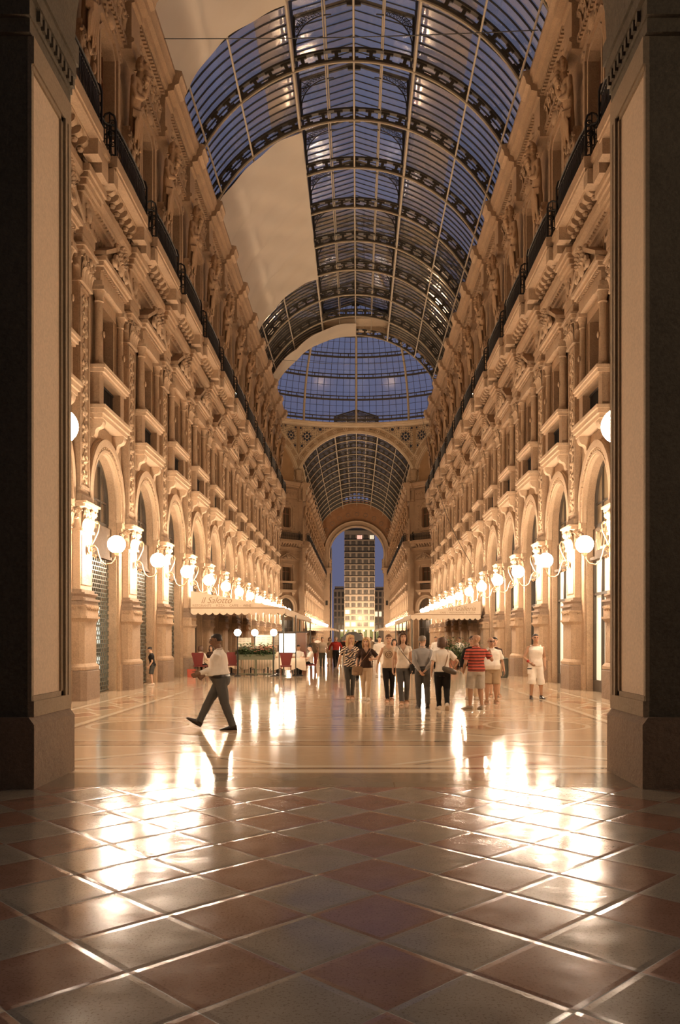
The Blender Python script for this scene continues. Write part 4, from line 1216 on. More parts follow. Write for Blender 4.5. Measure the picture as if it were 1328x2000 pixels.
# ------------------------------------------------------------------ awnings
def awning(name, xw, xo, y0, y1, label, line1, line2, posts):
    """canvas lean-to: slopes from the wall (xw) down to its outer edge (xo); the gable end faces the entrance"""
    zt,zo,zb = 3.62,2.90,2.60
    sg = 1 if xo > xw else -1
    e = empty(name, (xw,y0,0), 0, label=label, cat='awning', group='restaurant awnings')
    w = xo-xw; D = y1-y0
    m = MB(); m.add([(0,0,zt),(w,0,zo),(w,D,zo),(0,D,zt),(0,0,zt-.03),(w,0,zo-.03),(w,D,zo-.03),(0,D,zt-.03)],[(0,1,2,3),(4,7,6,5),(0,4,5,1),(1,5,6,2),(2,6,7,3),(3,7,4,0)])
    link('canopy', m.mesh('canopy',M_cream), e)
    m = MB(); m.add([(0,0,zt),(w,0,zo),(0,0,zo),(0,-.02,zt),(w,-.02,zo),(0,-.02,zo)],[(0,1,2),(3,5,4),(0,2,5,3),(1,4,5,2),(0,3,4,1)]); link('gable_panel', m.mesh('gable_panel',M_cream), e)
    def scallop(L, nm):
        n = max(3,round(L/.30)); pts = [(0,zo)]; bot = []
        for i in range(n):
            for j in range(7):
                t = j/6; bot.append((L*(i+t)/n, zb+.10-.10*math.sin(PI*t)))
        k = len(bot); m = MB()
        vs = [(x,-.012,z) for x,z in bot]+[(x,-.012,zo) for x,z in bot]+[(x,.012,z) for x,z in bot]+[(x,.012,zo) for x,z in bot]
        m.add(vs,[(i,i+1,k+i+1,k+i) for i in range(k-1)]+[(2*k+i,3*k+i,3*k+i+1,2*k+i+1) for i in range(k-1)]+[(i,2*k+i,2*k+i+1,i+1) for i in range(k-1)])
        return m
    m = scallop(abs(w),'v'); 
    o = link('valance', m.mesh('valance',M_cream), e, (0 if sg>0 else w,-.01,0))
    m = scallop(D,'v'); o = link('valance', m.mesh('valance',M_cream), e, (w,0,0), PI/2)
    m = MB(); m.box(min(0,w),max(0,w),-.035,-.02,zo-.025,zo+.02); link('edge_piping', m.mesh('edge_piping',M_creamd), e)
    m = MB()
    m.tube([(0,.1,zo-.04),(w*.99,.1,zo-.04)],.03,n=6); m.tube([(w*.98,.1,zo-.05),(w*.98,D-.1,zo-.05)],.03,n=6)
    for y in [.1+ (D-.2)*i/posts for i in range(posts+1)]:
        m.tube([(0,y,zt-.08),(w*.98,y,zo-.06)],.025,n=6)
        m.tube([(w*.98,y,zo-.05),(w*.98,y,0)],.035,n=8); m.lathe([(0,0),(.16,0),(.16,.03),(.05,.06),(0,.06)],(w*.98,y,0),12)
    link('frame', m.mesh('frame',M_bin), e)
    cx = w*.27
    a = link('lettering', lettering(line1,.36,M_creamd,.004,.35), e, (cx,-.035,zo+.20)); a.rotation_euler = (PI/2,0,0)
    a = link('lettering', lettering(line2,.135,M_creamd,.004), e, (cx*1.22,-.035,zo+.055)); a.rotation_euler = (PI/2,0,0)
    return e
awning('awning', -6.82, -2.85, 37.0, 58.0, 'large cream scalloped awning with script lettering beyond the fourth pilaster on the left', 'il Salotto', 'RISTORANTE  -  PIZZA  -  CAFFE  -  WINE', 4)
awning('awning', 6.82, 3.05, 47.5, 68.0, 'large cream scalloped awning with script lettering along the right wall', 'in Galleria', 'CAFE  -  RISTORANTE  &  PIZZA', 4)
awning('awning', -6.82, -3.0, 122.0, 150.0, 'far scalloped awning on the left wall beyond the octagon', '', '', 3)
awning('awning', 6.82, 3.0, 122.0, 150.0, 'far scalloped awning on the right wall beyond the octagon', '', '', 3)

# ------------------------------------------------------------------ cafe furniture
def wp(px, Y): return (px-698.5)*Y/1720+CAMX
def chair_kit():
    P = []
    m = MB(); m.vprism([(-.22,-.22),(.22,-.22),(.24,.22),(-.24,.22)],.43,.49); P.append(('seat',m.mesh('seat',M_burg)))
    m = MB(); m.loft([[(-.17,-.20,.5),(.17,-.20,.5),(.17,-.25,.5),(-.17,-.25,.5)],[(-.21,-.24,.72),(.21,-.24,.72),(.21,-.29,.72),(-.21,-.29,.72)],[(-.27,-.29,.98),(.27,-.29,.98),(.27,-.33,.98),(-.27,-.33,.98)],[(-.25,-.3,1.02),(.25,-.3,1.02),(.25,-.33,1.02),(-.25,-.33,1.02)]]); P.append(('backrest',m.mesh('backrest',M_burg)))
    for x in (-.2,.2):
        for y,b in ((-.2,-.28),(.2,.22)):
            m = MB(); m.tube([(x,y,.44),(x*1.08,b,0)],[.02,.014],n=6); P.append(('leg',m.mesh('leg',M_wood)))
    return P
K_chair = chair_kit()
def bistro_kit():
    P = []
    m = MB(); m.vprism([(-.22,-.2),(.22,-.2),(.22,.2),(-.22,.2)],.44,.46); P.append(('seat',m.mesh('seat',M_black)))
    m = MB(); m.tube([(-.2,-.2,.46),(-.22,-.26,.8),(-.15,-.28,.95),(0,-.29,1.0),(.15,-.28,.95),(.22,-.26,.8),(.2,-.2,.46)],.016,n=6)
    for sx in (-1,1): volute(m,(sx*.1,-.27,.78),(1,0,0),.09,1.5,.012,sx,10)
    m.tube([(0,-.24,.5),(0,-.28,.98)],.012,n=5); P.append(('backrest',m.mesh('backrest',M_iron)))
    for x in (-.19,.19):
        for y in (-.19,.19):
            m = MB(); m.tube([(x,y,.45),(x*1.1,y*1.15,0)],.013,n=6); P.append(('leg',m.mesh('leg',M_iron)))
    return P
K_bistro = bistro_kit()
def table_kit():
    P = []
    m = MB(); m.box(-.33,.33,-.33,.33,.71,.74); P.append(('tabletop',m.mesh('tabletop',M_wood)))
    m = MB(); m.tube([(0,0,.71),(0,0,.06)],.04,n=8); P.append(('leg',m.mesh('leg',M_iron)))
    m = MB(); m.lathe([(0,.06),(.05,.06),(.24,.02),(.24,0),(0,0)],(0,0,0),14); P.append(('base',m.mesh('base',M_iron)))
    return P
K_table = table_kit()
def cloth_mesh():
    m = MB(); n = 48; top = []; rim = []; hem = []
    for i in range(n):
        a = 2*PI*i/n; c,s_ = math.cos(a),math.sin(a); k = .345/max(abs(c),abs(s_)); k2 = k*(1.05+.05*math.cos(4*a+PI)+.035*math.sin(14*a))
        rim.append((c*k,s_*k,.752)); hem.append((c*k2*1.06,s_*k2*1.06,.26+.12*abs(math.sin(2*a))*-1+.1))
    m.add(rim+hem+[(0,0,.755)],[(i,(i+1)%n,n+(i+1)%n,n+i) for i in range(n)]+[(i,2*n,(i+1)%n) for i in range(n)])
    return m.mesh('tablecloth',M_cloth,60)
K_cloth = cloth_mesh()
def table(x, y, rz, label):
    inst('cafe_table', K_table, (x,y,0), rz, label='pedestal cafe table '+label, cat='table', group='cafe tables')
    link('tablecloth', K_cloth, None, (x,y,.001), rz, label='tan cloth draped over the cafe table '+label, cat='tablecloth', group='tan tablecloths')
def chair(x, y, rz, label, kit=None, g='burgundy cafe chairs', what='burgundy upholstered cafe chair'):
    inst('cafe_chair', kit or K_chair, (x,y,0), rz, label=what+' '+label, cat='chair', group=g)
table(-6.08,38.15,.1,'beside the seated woman with her back turned')
chair(-6.45,37.2,R(-12),'under the seated woman with her back turned')
chair(-6.35,39.25,R(172),'under the seated woman facing the entrance')
chair(wp(452,38.35),38.35,R(20),'just left of the flower planter')
table(wp(452,39.6),39.6,0,'left of the planter')
table(wp(490,39.3),39.3,.2,'behind the left half of the planter')
table(wp(523,39.5),39.5,.1,'behind the right half of the planter')
chair(wp(508,40.6),40.6,R(180),'behind the planter between two tables')
chair(wp(558.5,36.9),36.9,R(6),'standing alone in front of the lit menu panel')
table(wp(549,38.4),38.4,.0,'just behind the lit menu panel')
table(wp(581,38.2),38.2,.0,'right of the lit panel')
chair(wp(607,38.4),38.4,R(92),'under the seated guest in white at the right')
chair(wp(583,40.0),40.0,R(175),'under the dark-haired diner behind the right table')
table(wp(500,46),46,.0,'deep under the left awning'); table(wp(540,47),47,.0,'deep under the left awning nearer the nave'); 
chair(wp(520,46),46,R(90),'deep under the left awning')
def foliage(L, D, H, n, seed, mat, flower=None, nf=0):
    rr = random.Random(seed); m = MB(); f = MB()
    for i in range(n):
        x,y,z = rr.uniform(-L/2,L/2),rr.uniform(-D/2,D/2),H*rr.uniform(0,1)**1.4*(.75+.4*math.sin(5.1*i))
        s_ = rr.uniform(.07,.14); a = rr.uniform(0,6.28); t = rr.uniform(-.6,.9)
        d = Vector((math.cos(a)*math.cos(t),math.sin(a)*math.cos(t),math.sin(t))); w = d.cross(Vector((0,0,1))).normalized()*s_*.4; p = Vector((x,y,z))
        m.add([tuple(p),tuple(p+d*s_*.6+w),tuple(p+d*s_*1.3-Vector((0,0,s_*.2))),tuple(p+d*s_*.6-w)],[(0,1,2,3)])
    for i in range(n//8):
        x,y = rr.uniform(-L/2,L/2),rr.uniform(-D/2,D/2); m.tube([(x,y,-.05),(x*1.05,y*1.1,H*rr.uniform(.3,.7))],.006,n=4)
    for i in range(nf):
        x,y,z = rr.uniform(-L/2 if L < 1.3 else -.1,L/2),rr.uniform(-D/2,D/2),H*rr.uniform(.3,.9)
        for j in range(5):
            a = 2*PI*j/5; f.sphere((x+.028*math.cos(a),y+.028*math.sin(a),z),(.028,.028,.014),6,4)
        f.sphere((x,y,z+.01),.015,5,4)
    return m, f
def planter(x, y, rz, L, label, seed, nf0, nf1):
    e = empty('flower_planter', (x,y,0), rz, label=label, cat='planter', group='flower planters')
    m = MB()
    m.box(-L/2,L/2,-.16,.16,.70,.74)
    for a,b,c,d in ((-L/2,L/2,-.18,-.15),(-L/2,L/2,.15,.18),(-L/2-.02,-L/2+.02,-.18,.18),(L/2-.02,L/2+.02,-.18,.18)): m.box(a,b,c,d,.70,.93)
    m.box(-L/2-.03,L/2+.03,-.2,-.17,.88,.93); link('trough', m.mesh('trough',M_green), e)
    for i in range(3):
        for yy in (-.15,.15):
            xx = -L/2+.03+(L-.06)*i/2; m = MB(); m.box(xx-.02,xx+.02,yy-.02,yy+.02,0,.72); link('leg', m.mesh('leg',M_green), e)
    m = MB(); m.box(-L/2,L/2,-.165,-.14,.07,.10); m.box(-L/2,L/2,.14,.165,.07,.10)
    for i in range(14): xx = -L/2+L*(i+.5)/14; m.box(xx-.008,xx+.008,-.16,-.145,.1,.7)
    link('lattice_rail', m.mesh('lattice_rail',M_green), e)
    m,f = foliage(L,.36,.45,1300,seed,M_leaf,M_pink,nf0); m.xform(Matrix.Translation((0,0,.9))); f.xform(Matrix.Translation((0,0,.9)))
    link('foliage', m.mesh('foliage',M_leaf), e, kind='stuff'); link('blossom', f.mesh('blossom',M_pink), e, kind='stuff')
planter(wp(499.5,38),38.0,0,1.60,'long green flower planter on legs in front of the left cafe',3,55,0)
f_x = wp(499.5,38)
# globe lamps on posts along the planter
def postlamp():
    P = []
    m = MB(); m.tube([(0,0,.02),(0,0,1.68)],.022,n=8); m.lathe([(0,1.68),(.06,1.68),(.07,1.72),(.04,1.74),(0,1.74)],(0,0,0),12); P.append(('post',m.mesh('post',M_iron)))
    m = MB(); m.lathe([(0,0),(.15,0),(.15,.02),(.03,.06),(0,.06)],(0,0,0),14); P.append(('base',m.mesh('base',M_iron)))
    m = MB(); m.sphere((0,0,1.87),.15,18,12); P.append(('globe',m.mesh('globe',M_globe2)))
    return P
K_post = postlamp()
for px,Y,l in ((464,37.7,'at the left end of the planter'),(497.5,39.0,'behind the middle of the planter'),(534.5,37.7,'at the right end of the planter')):
    inst('post_lamp', K_post, (wp(px,Y),Y,0), 0, label='small lit globe lamp on a thin post '+l, cat='lamp', group='cafe post lamps')
# lit menu panel on legs
e = empty('menu_lightbox', (wp(561.5,37.3),37.3,0), 0, label='glowing white menu panel on a dark stand at the cafe edge', cat='sign')
m = MB(); m.box(-.36,.36,-.05,.05,.98,1.03); m.box(-.36,.36,-.05,.05,1.82,1.87); m.box(-.37,-.33,-.05,.05,0,1.87); m.box(.33,.37,-.05,.05,0,2.6); m.box(-.45,.9,-.04,.0,1.86,1.92); link('frame', m.mesh('frame',M_darkwood), e)
m = MB(); m.vprism([(-.33,-.08),(.33,-.08),(.33,.06),(-.33,.06)],1.03,1.82); link('lit_panel', m.mesh('lit_panel',M_box), e)
for px,Y,w,z0,z1,l in ((477,40.0,.62,1.25,1.65,'behind the left of the planter'),(515,39.6,.75,1.28,1.78,'behind the right of the planter'),(543,41.2,.34,1.3,1.76,'left of the lit panel')):
    e = empty('menu_board', (wp(px,Y),Y,0), 0, label='pale printed menu board on a stand '+l, cat='sign', group='menu boards')
    m = MB(); m.box(-w/2,w/2,-.015,.015,z0,z1); link('board', m.mesh('board',M_paper), e)
    m = MB()
    for i in range(5):
        for j in range(3): m.box(-w*.42+w*.3*j,-w*.42+w*.3*j+w*.22,-.02,-.014,z0+.05+.08*i,z0+.065+.08*i)
    link('printed_lines', m.mesh('printed_lines',M_creamd), e)
    m = MB(); m.tube([(0,.03,0),(0,.03,z1)],.018,n=6); m.box(-.2,.2,-.1,.1,0,.02); link('stand', m.mesh('stand',M_iron), e)
e = empty('wooden_cabinet', (wp(588,41),41,0), 0, label='brown wooden service cabinet right of the lit menu panel', cat='cabinet')
m = MB(); m.box(-.2,.24,-.2,.2,0,1.85); m.box(-.23,.27,-.23,.23,1.85,1.9); link('body', m.mesh('body',M_wood), e)
m = MB(); m.box(-.17,.21,-.23,-.2,.1,1.75); d_ = link('door', m.mesh('door',M_wood), e); m = MB(); m.sphere((.16,-.25,.95),.025,8,6); link('knob', m.mesh('knob',M_gold), d_)
# potted plants and cafe on the right
def potplant(x, y, s_, label, seed, nf):
    e = empty('potted_plant', (x,y,0), 0, label=label, cat='plant', group='potted plants')
    m = MB(); m.lathe([(0,0),(.19*s_,0),(.27*s_,.42*s_),(.3*s_,.42*s_),(.3*s_,.5*s_),(.25*s_,.5*s_),(.24*s_,.44*s_),(0,.44*s_)],(0,0,0),18); link('pot', m.mesh('pot',M_terra), e)
    m,f = foliage(.85*s_,.8*s_,.95*s_,900,seed,M_leaf,M_pink,nf); m.xform(Matrix.Translation((0,0,.45*s_))); f.xform(Matrix.Translation((0,0,.45*s_)))
    link('foliage', m.mesh('foliage',M_leaf), e, kind='stuff')
    if nf: link('blossom', f.mesh('blossom',M_pink), e, kind='stuff')
potplant(wp(884,46),46.0,1.15,'leafy plant in a terracotta pot at the corner of the right cafe',5,6)
potplant(wp(922,45.0),45.0,1.1,'flowering plant in a terracotta pot behind the man in stripes',6,30)
potplant(wp(869,48.8),48.8,.9,'small leafy plant in a terracotta pot beyond the white-shirted woman',8,0)
for px,Y,rz,l in ((893,48.4,20,'behind the leafy plant'),(909,48.2,-10,'behind the flowering plant'),(918,49.4,30,'closest to the right wall'),(836,50,-70,'at the nave edge of the right awning')):
    chair(wp(px,Y),Y,R(rz),l,K_bistro,'black bistro chairs','black curled iron bistro chair')
table(wp(900,49.6),49.6,0,'under the right awning behind the plants'); table(wp(845,51),51,0,'under the right awning at its nave edge')
# litter bin
e = empty('litter_bin', (6.15,36.4,0), 0, label='grey ribbed metal litter bin beside the sixth right pilaster', cat='bin')
m = MB(); m.lathe([(0,0),(.23,0),(.25,.04),(.25,.74),(.27,.76),(.27,.80),(.2,.83),(.2,.7),(0,.7)],(0,0,0),24); link('body', m.mesh('body',M_bin), e)
m = MB()
for i in range(20): a = 2*PI*i/20; m.tube([(.262*math.cos(a),.262*math.sin(a),.05),(.262*math.cos(a),.262*math.sin(a),.74)],.014,n=5)
link('rib_cage', m.mesh('rib_cage',M_bin), e)
# thin wires across the roof space
def wire(p, q_, sag, label, r=.018):
    p,q_ = Vector(p),Vector(q_); pts = [p.lerp(q_,i/24)-Vector((0,0,sag*math.sin(PI*i/24))) for i in range(25)]
    m = MB(); m.tube(pts,r,n=5); m.build('wire', M_bar, label=label, cat='wire', group='thin wires across the roof space')
wire((-6.6,30.8,22.6),(6.5,30.8,22.9),.1,'thin wire spanning the arcade under the first roof bays')
wire((-6.5,66,22.6),(6.5,66,22.7),.5,'thin wire spanning the arcade farther along')
wire((6.5,88,24.5),(6.9,52,6.0),2.2,'slack wire running down the right wall from the dome')
# floodlight on the left balcony
def flood(x, y, sx, label):
    e = empty('floodlight', (x,y,14.88), 0, label=label, cat='lamp', group='balcony floodlights')
    m = MB(); m.box(-.12,.12,-.2,.2,.55,.85); m.tube([(0,0,0),(0,0,.58)],.03,n=6); link('housing', m.mesh('housing',M_bin), e)
    m = MB(); m.box(-.125*1,.125,-.17,.17,.852,.862); link('lens', m.mesh('lens',emit_flood), e)
emit_flood = emitter('lit_floodlight_lens', (1.0,.74,.46), 14)
for i in range(7):
    y = Y0+BAY*(1.5*i+1.0)+.5
    for sx,nm in ((-1,'left'),(1,'right')):
        flood(sx*(XW-.35),y,sx,'%s floodlight on the %s balcony behind its railing' % (ORD[i],nm))
# ------------------------------------------------------------------ people
def skin_mat(name, c, hairc):
    m = Mat(name, .6, spec=.35); n = m.noise(30,3); m.col(m.mix(n, tuple(x*.92 for x in c), c)); return m.m
def vcut(me, zv, zt, k):
    import bmesh
    bm = bmesh.new(); bm.from_mesh(me)
    for sg in (-1,1):
        n = Vector((sg,0,-k)).normalized(); g = [f for f in bm.faces if f.calc_center_median().y > -.01 and zv-.02 < f.calc_center_median().z < zt]
        g = set(g) | {x for f in g for x in f.edges} | {x for f in g for x in f.verts}
        bmesh.ops.bisect_plane(bm, geom=list(g), plane_co=(0,0,zv), plane_no=n)
    kill = [f for f in bm.faces if (c := f.calc_center_median()).y > .0 and zv < c.z < zt and abs(c.x) < (c.z-zv)*k]
    bmesh.ops.delete(bm, geom=kill, context='FACES'); bm.to_mesh(me); bm.free()
SK = {'fair': plain('skin_fair',(.56,.34,.22),.6,var=.06), 'tan': plain('skin_tan',(.42,.23,.135),.6,var=.06), 'dark': plain('skin_dark',(.20,.105,.06),.6,var=.06)}
M_eye = plain('eye_dark',(.07,.042,.03),.3); M_lip = plain('lip',(.38,.14,.10),.5)
HC = {}
def hairmat(n, c):
    if n not in HC:
        m = Mat('hair_'+n,.55,spec=.4); x,y,z = m.obj()
        s_ = m.noise(90,2); m.col(m.mix(s_, tuple(v*.6 for v in c), tuple(min(1,v*1.3) for v in c))); m.bump(s_,.5,.01); HC[n] = m.m
    return HC[n]
HAIRC = {'blond':(.62,.40,.19),'blond2':(.50,.31,.15),'brown':(.10,.05,.026),'dark':(.022,.014,.010),'grey':(.22,.18,.14),'lightbrown':(.17,.085,.04)}
def fabric(name, c, var=.1):
    m = Mat(name,.85,spec=.2); n = m.noise(14,4,.6); m.col(m.mix(n, tuple(x*(1-var) for x in c), tuple(min(1,x*(1+var)) for x in c)))
    m.bump(m.noise(9,3)+m.noise(300,1)*.1,.3,.02); return m.m
F_white = fabric('white_cotton',(.80,.72,.62)); F_offw = fabric('offwhite_cotton',(.70,.60,.48)); F_blue = fabric('pale_blue_shirt',(.34,.32,.30)); F_slate = fabric('slate_trousers',(.095,.092,.085))
F_jean = fabric('dark_jeans',(.060,.058,.052),.3); F_jean2 = fabric('blue_jeans',(.085,.08,.072),.3); F_black = fabric('black_cotton',(.013,.011,.010)); F_brown = fabric('dark_brown_top',(.045,.024,.017)); F_beige = fabric('beige_trousers',(.58,.44,.30))
F_denim = fabric('washed_denim',(.44,.40,.34),.25); F_khaki = fabric('khaki_cotton',(.36,.26,.16)); F_red = fabric('red_shirt',(.36,.035,.025)); F_redtr = fabric('red_trousers',(.40,.09,.055)); F_jacket = fabric('taupe_jacket',(.26,.19,.125)); F_cream = fabric('cream_shirt',(.72,.58,.42)); F_green = fabric('grey_green_trousers',(.11,.105,.075))
F_shoe = plain('dark_leather',(.03,.018,.012),.35); F_sneak = plain('grey_sneaker',(.38,.30,.22),.7); F_sand = plain('tan_sandal',(.34,.2,.11),.6); F_light = plain('pale_shoe',(.62,.5,.38),.6)
def stripes():
    m = Mat('red_black_stripes',.85,spec=.2); x,y,z = m.obj()
    w = m.noise(6,2)*.02; b = (z+w).mod(.070).lt(.030); m.col(m.mix(b,(.50,.10,.065),(.11,.035,.028))); m.bump(m.noise(9,3),.3,.02); return m.m
def zebra():
    m = Mat('zebra_print',.8,spec=.2); x,y,z = m.obj()
    n = m.noise(5,2); b = ((z*95+x*60+n*17).sin()).gt(.05); p = m.noise(7,1).gt(.56); c = m.mix(b,(.035,.03,.035),(.72,.56,.40)); m.col(m.mix(p*.9,c,(.075,.07,.085))); return m.m
def printed(zc):
    m = Mat('printed_tank_top',.85,spec=.2); x,y,z = m.obj()
    d = (x*x+(z-zc)*(z-zc)).sqrt(); n = m.noise(40,2); ring = ((d*150+n*3).sin()).gt(.1)*d.lt(.105)*y.gt(0.0)
    m.col(m.mix(ring*.85,(.50,.37,.25),(.12,.075,.045))); m.bump(m.noise(9,3),.3,.02); return m.m

V = Vector
def ik(a, c, l1, l2, hint):
    a,c = V(a),V(c); d = c-a; L = d.length
    if L > (l1+l2)*.999: c = a+d*((l1+l2)*.999/L); d = c-a; L = d.length
    k = (l1*l1-l2*l2+L*L)/(2*L); h = math.sqrt(max(0,l1*l1-k*k)); u = d/L
    n = V(hint); n = n-u*n.dot(u); n = n.normalized() if n.length > 1e-5 else u.orthogonal().normalized()
    return a+u*k+n*h, c
def limb(mb, pts, rad, n=12): mb.tube(pts, rad, n=n)
def seg(a, b, fr): return [a.lerp(b,f) for f in fr]

def person(label, x, y, yaw, H=1.72, sex='m', feet=None, arms=None, lean=0, hyaw=0, hpitch=0, skin='fair', hair=('dark','short'), top=('short',F_white,None),
           bottom=('trousers',F_jean), shoes=F_shoe, belly=0, girth=1.0, vox=.011, sit=None, group=None, lift=0, neck=None, beard=False, name='person'):
    """forward is local +y, the person's right is +x; arms: wrist offsets from the shoulder (out, forward, up) in body heights, right then left"""
    root = empty(name, (x,y,lift), R(yaw), label=label, cat='person', group=group)
    h = H; fem = sex == 'f'
    sw = (.098 if fem else .112)*h*(.5+.5*girth); hw = (.054 if fem else .050)*h*(.6+.4*girth)
    hipz = .525*h; thigh,shin,ank = .245*h,.245*h,.042*h
    feet = feet or [(.07,0,0,0),(-.07,0,0,0)]           # (x, y, lift, pitch deg) right, left: ankle
    ankles = [V((f[0]*h*.9,f[1]*h,ank+f[2]*h)) for f in feet]
    if sit is None:
        for sx,a in zip((1,-1),ankles):
            d = math.hypot(a.x-sx*hw,a.y); hipz = min(hipz, a.z+math.sqrt(max(.01,((thigh+shin)*.995)**2-d*d))+.01*h)
    else: hipz = sit
    piv = V((0,0,hipz))
    RM = Matrix.Rotation(-R(lean),4,'X')
    T = lambda p: piv+RM@(V(p)-piv)
    zz = lambda f: hipz+(f-.525)*h                       # height above hips scaled
    g = girth
    # ---------------- torso rings (z, half width, half depth, y shift)
    hipw,waw,chw = (.098,.070,.083) if fem else (.092,.082,.098)
    dep = .062
    tor = [(.465,.075,.060,0),(.50,hipw*.98,.068,-.004),(.535,hipw,.070,-.004),(.585,waw*1.06,.058,.002),(.625,waw,.056,.002),(.67,waw*1.06,.060,.004),(.72,chw,.068,.006),(.755,chw*1.03,.068,.004),(.79,chw*1.0,.055,-.002),(.815,chw*.78,.042,-.006),(.838,.040,.036,-.006)]
    def ring(z,a,b,yo,add=0,n=20,bel=True):
        bl = belly*math.exp(-((z-.60)/.07)**2) if bel else 0
        a_ = (a*g+bl*.5)*h+add; b_ = (b*g+bl)*h+add; yy = (yo+bl*.55)*h
        out = []
        for i in range(n):
            t = 2*PI*i/n; c,s_ = math.cos(t),math.sin(t)
            c2 = math.copysign(abs(c)**.85,c); s2 = math.copysign(abs(s_)**.85,s_)
            out.append(T((a_*c2, yy+b_*s2, zz(z))))
        return out
    B = MB()
    B.loft([ring(*t) for t in tor])
    if fem:
        for sx in (-1,1): B.sphere(T((sx*.042*h,.055*h,zz(.735))),(.036*h,.034*h,.036*h),10,8)
    # ---------------- neck and head
    nb = T((0,-.008*h,zz(.825))); nt_ = T((0,.004*h,zz(.885)))
    limb(B,[nb,nt_],[(.036*h if not fem else .029*h)]*2)
    HM = Matrix.Translation(T((0,.006*h,zz(.875)))) @ Matrix.Rotation(R(hyaw),4,'Z') @ Matrix.Rotation(-R(hpitch),4,'X')
    hh = .128*h                                          # chin to crown
    hp = lambda x_,y_,z_: HM@V((x_*hh,y_*hh,z_*hh))      # head space, chin near z=0, crown z=1
    hr = [(-.02,.17,.15,.22),(.04,.24,.24,.18),(.14,.29,.34,.11),(.28,.33,.41,.06),(.42,.355,.45,.03),(.56,.37,.475,.0),(.70,.365,.48,-.02),(.82,.32,.42,-.03),(.92,.23,.31,-.03),(.985,.10,.14,-.03),(1.0,.03,.04,-.03)]
    hr = [(z_,a_*.97,b_*.93,c_) for z_,a_,b_,c_ in hr]
    B.loft([[hp(a*math.cos(2*PI*i/18),c+b*math.sin(2*PI*i/18),z) for i in range(18)] for z,a,b,c in hr])
    B.tube([hp(0,.46,.56),hp(0,.55,.44),hp(0,.58,.36),hp(0,.48,.30)],[.035*hh,.055*hh,.075*hh,.05*hh],n=8)
    B.tube([hp(-.10,.44,.19),hp(0,.485,.20),hp(.10,.44,.19)],[.03*hh,.045*hh,.03*hh],n=6)
    B.tube([hp(-.24,.40,.63),hp(-.10,.475,.64),hp(.10,.475,.64),hp(.24,.40,.63)],[.04*hh]*4,n=6)
    for sx in (-1,1): B.tube([hp(sx*.36,-.02,.62),hp(sx*.41,-.06,.55),hp(sx*.40,-.05,.44),hp(sx*.36,0,.38)],[.03*hh,.06*hh,.055*hh,.03*hh],n=7)
    # ---------------- legs
    legs = []
    for sx,a,f in zip((1,-1),ankles,feet):
        hip = V((sx*hw,0,hipz))
        kn, a = ik(hip,a,thigh,shin,(sx*.08,1,0) if sit is None else (sx*.1,.3,1))
        legs.append((hip,kn,a,f))
        limb(B,[hip+V((0,0,.02*h)),hip.lerp(kn,.3),hip.lerp(kn,.75),kn,kn.lerp(a,.28),kn.lerp(a,.7),a],[.044*h*g,.048*h*g,.038*h*g,.032*h*g,.034*h*g,.024*h,.021*h])
        pt = R(f[3]); FM = Matrix.Translation(a) @ Matrix.Rotation(R(f[4]) if len(f) > 4 else -sx*R(8),4,'Z') @ Matrix.Rotation(pt,4,'X')
        fs = lambda px,py,pz,FM=FM: FM@V((px*h,py*h,pz*h))
        legs[-1] += (fs,)
        rings = []
        for py,w,zt in ((-.034,.017,.0),(-.02,.022,.012),(.015,.023,.012),(.05,.026,-.008),(.085,.027,-.020),(.11,.020,-.028)):
            rings.append([fs(w*math.cos(t),py,(zt-.041)/2+(zt+.041)/2*math.sin(t)) for t in [2*PI*i/12 for i in range(12)]])
        B.loft(rings)
        if shoes in (F_sand,F_light) or bottom[0] == 'bare':
            for i in range(5): B.tube([fs((-.018+.0085*i)*1.0,.10,-.032),fs((-.019+.009*i)*1.0,.128-.006*abs(i-(1 if sx>0 else 3)),-.035)],[.006*h,.005*h],n=6)
    # ---------------- arms and hands
    arms = arms or [(.03,.02,-.30),(.03,.02,-.30)]
    A = []
    for sx,ar in zip((1,-1),arms):
        sh = T((sx*sw*.97,-.004*h,zz(.787)))
        wr = sh+V((sx*ar[0]*h,ar[1]*h,ar[2]*h)) if len(ar) < 5 or not ar[4] else V(ar[:3])
        hint = ar[3] if len(ar) > 3 and ar[3] else (sx*.35,-1,-.2)
        el, wr = ik(sh,wr,.168*h,.150*h,hint)
        A.append((sh,el,wr))
        k = .92 if fem else 1.05
        limb(B,[T((sx*sw*.70,-.004*h,zz(.795))),sh,sh.lerp(el,.4),el,el.lerp(wr,.3),wr],[.024*h*k*g**.5,.029*h*k*g**.5,.026*h*k*g**.5,.021*h*k,.022*h*k,.0145*h*k])
        d = (wr-el).normalized(); inw = V((-sx,.25,0)); nrm = inw-d*inw.dot(d); nrm = nrm.normalized() if nrm.length > .1 else d.orthogonal().normalized()
        sd = d.cross(nrm)*1.0
        if sd.y < 0 and abs(sd.y) > abs(sd.z): sd = -sd     # thumb side leads forward
        if abs(sd.z) >= abs(sd.y) and sd.z < 0: sd = -sd
        ps = []
        for f,w,t_ in ((-.01,.016,.012),(.012,.021,.012),(.035,.027,.0115),(.052,.027,.010)):
            c = wr+d*(f*h)+nrm*(.12*max(0,f)*h*.6); ps.append([c+sd*(w*h*math.cos(q_))+nrm*(t_*h*math.sin(q_)) for q_ in [2*PI*i/10 for i in range(10)]])
        B.loft(ps)
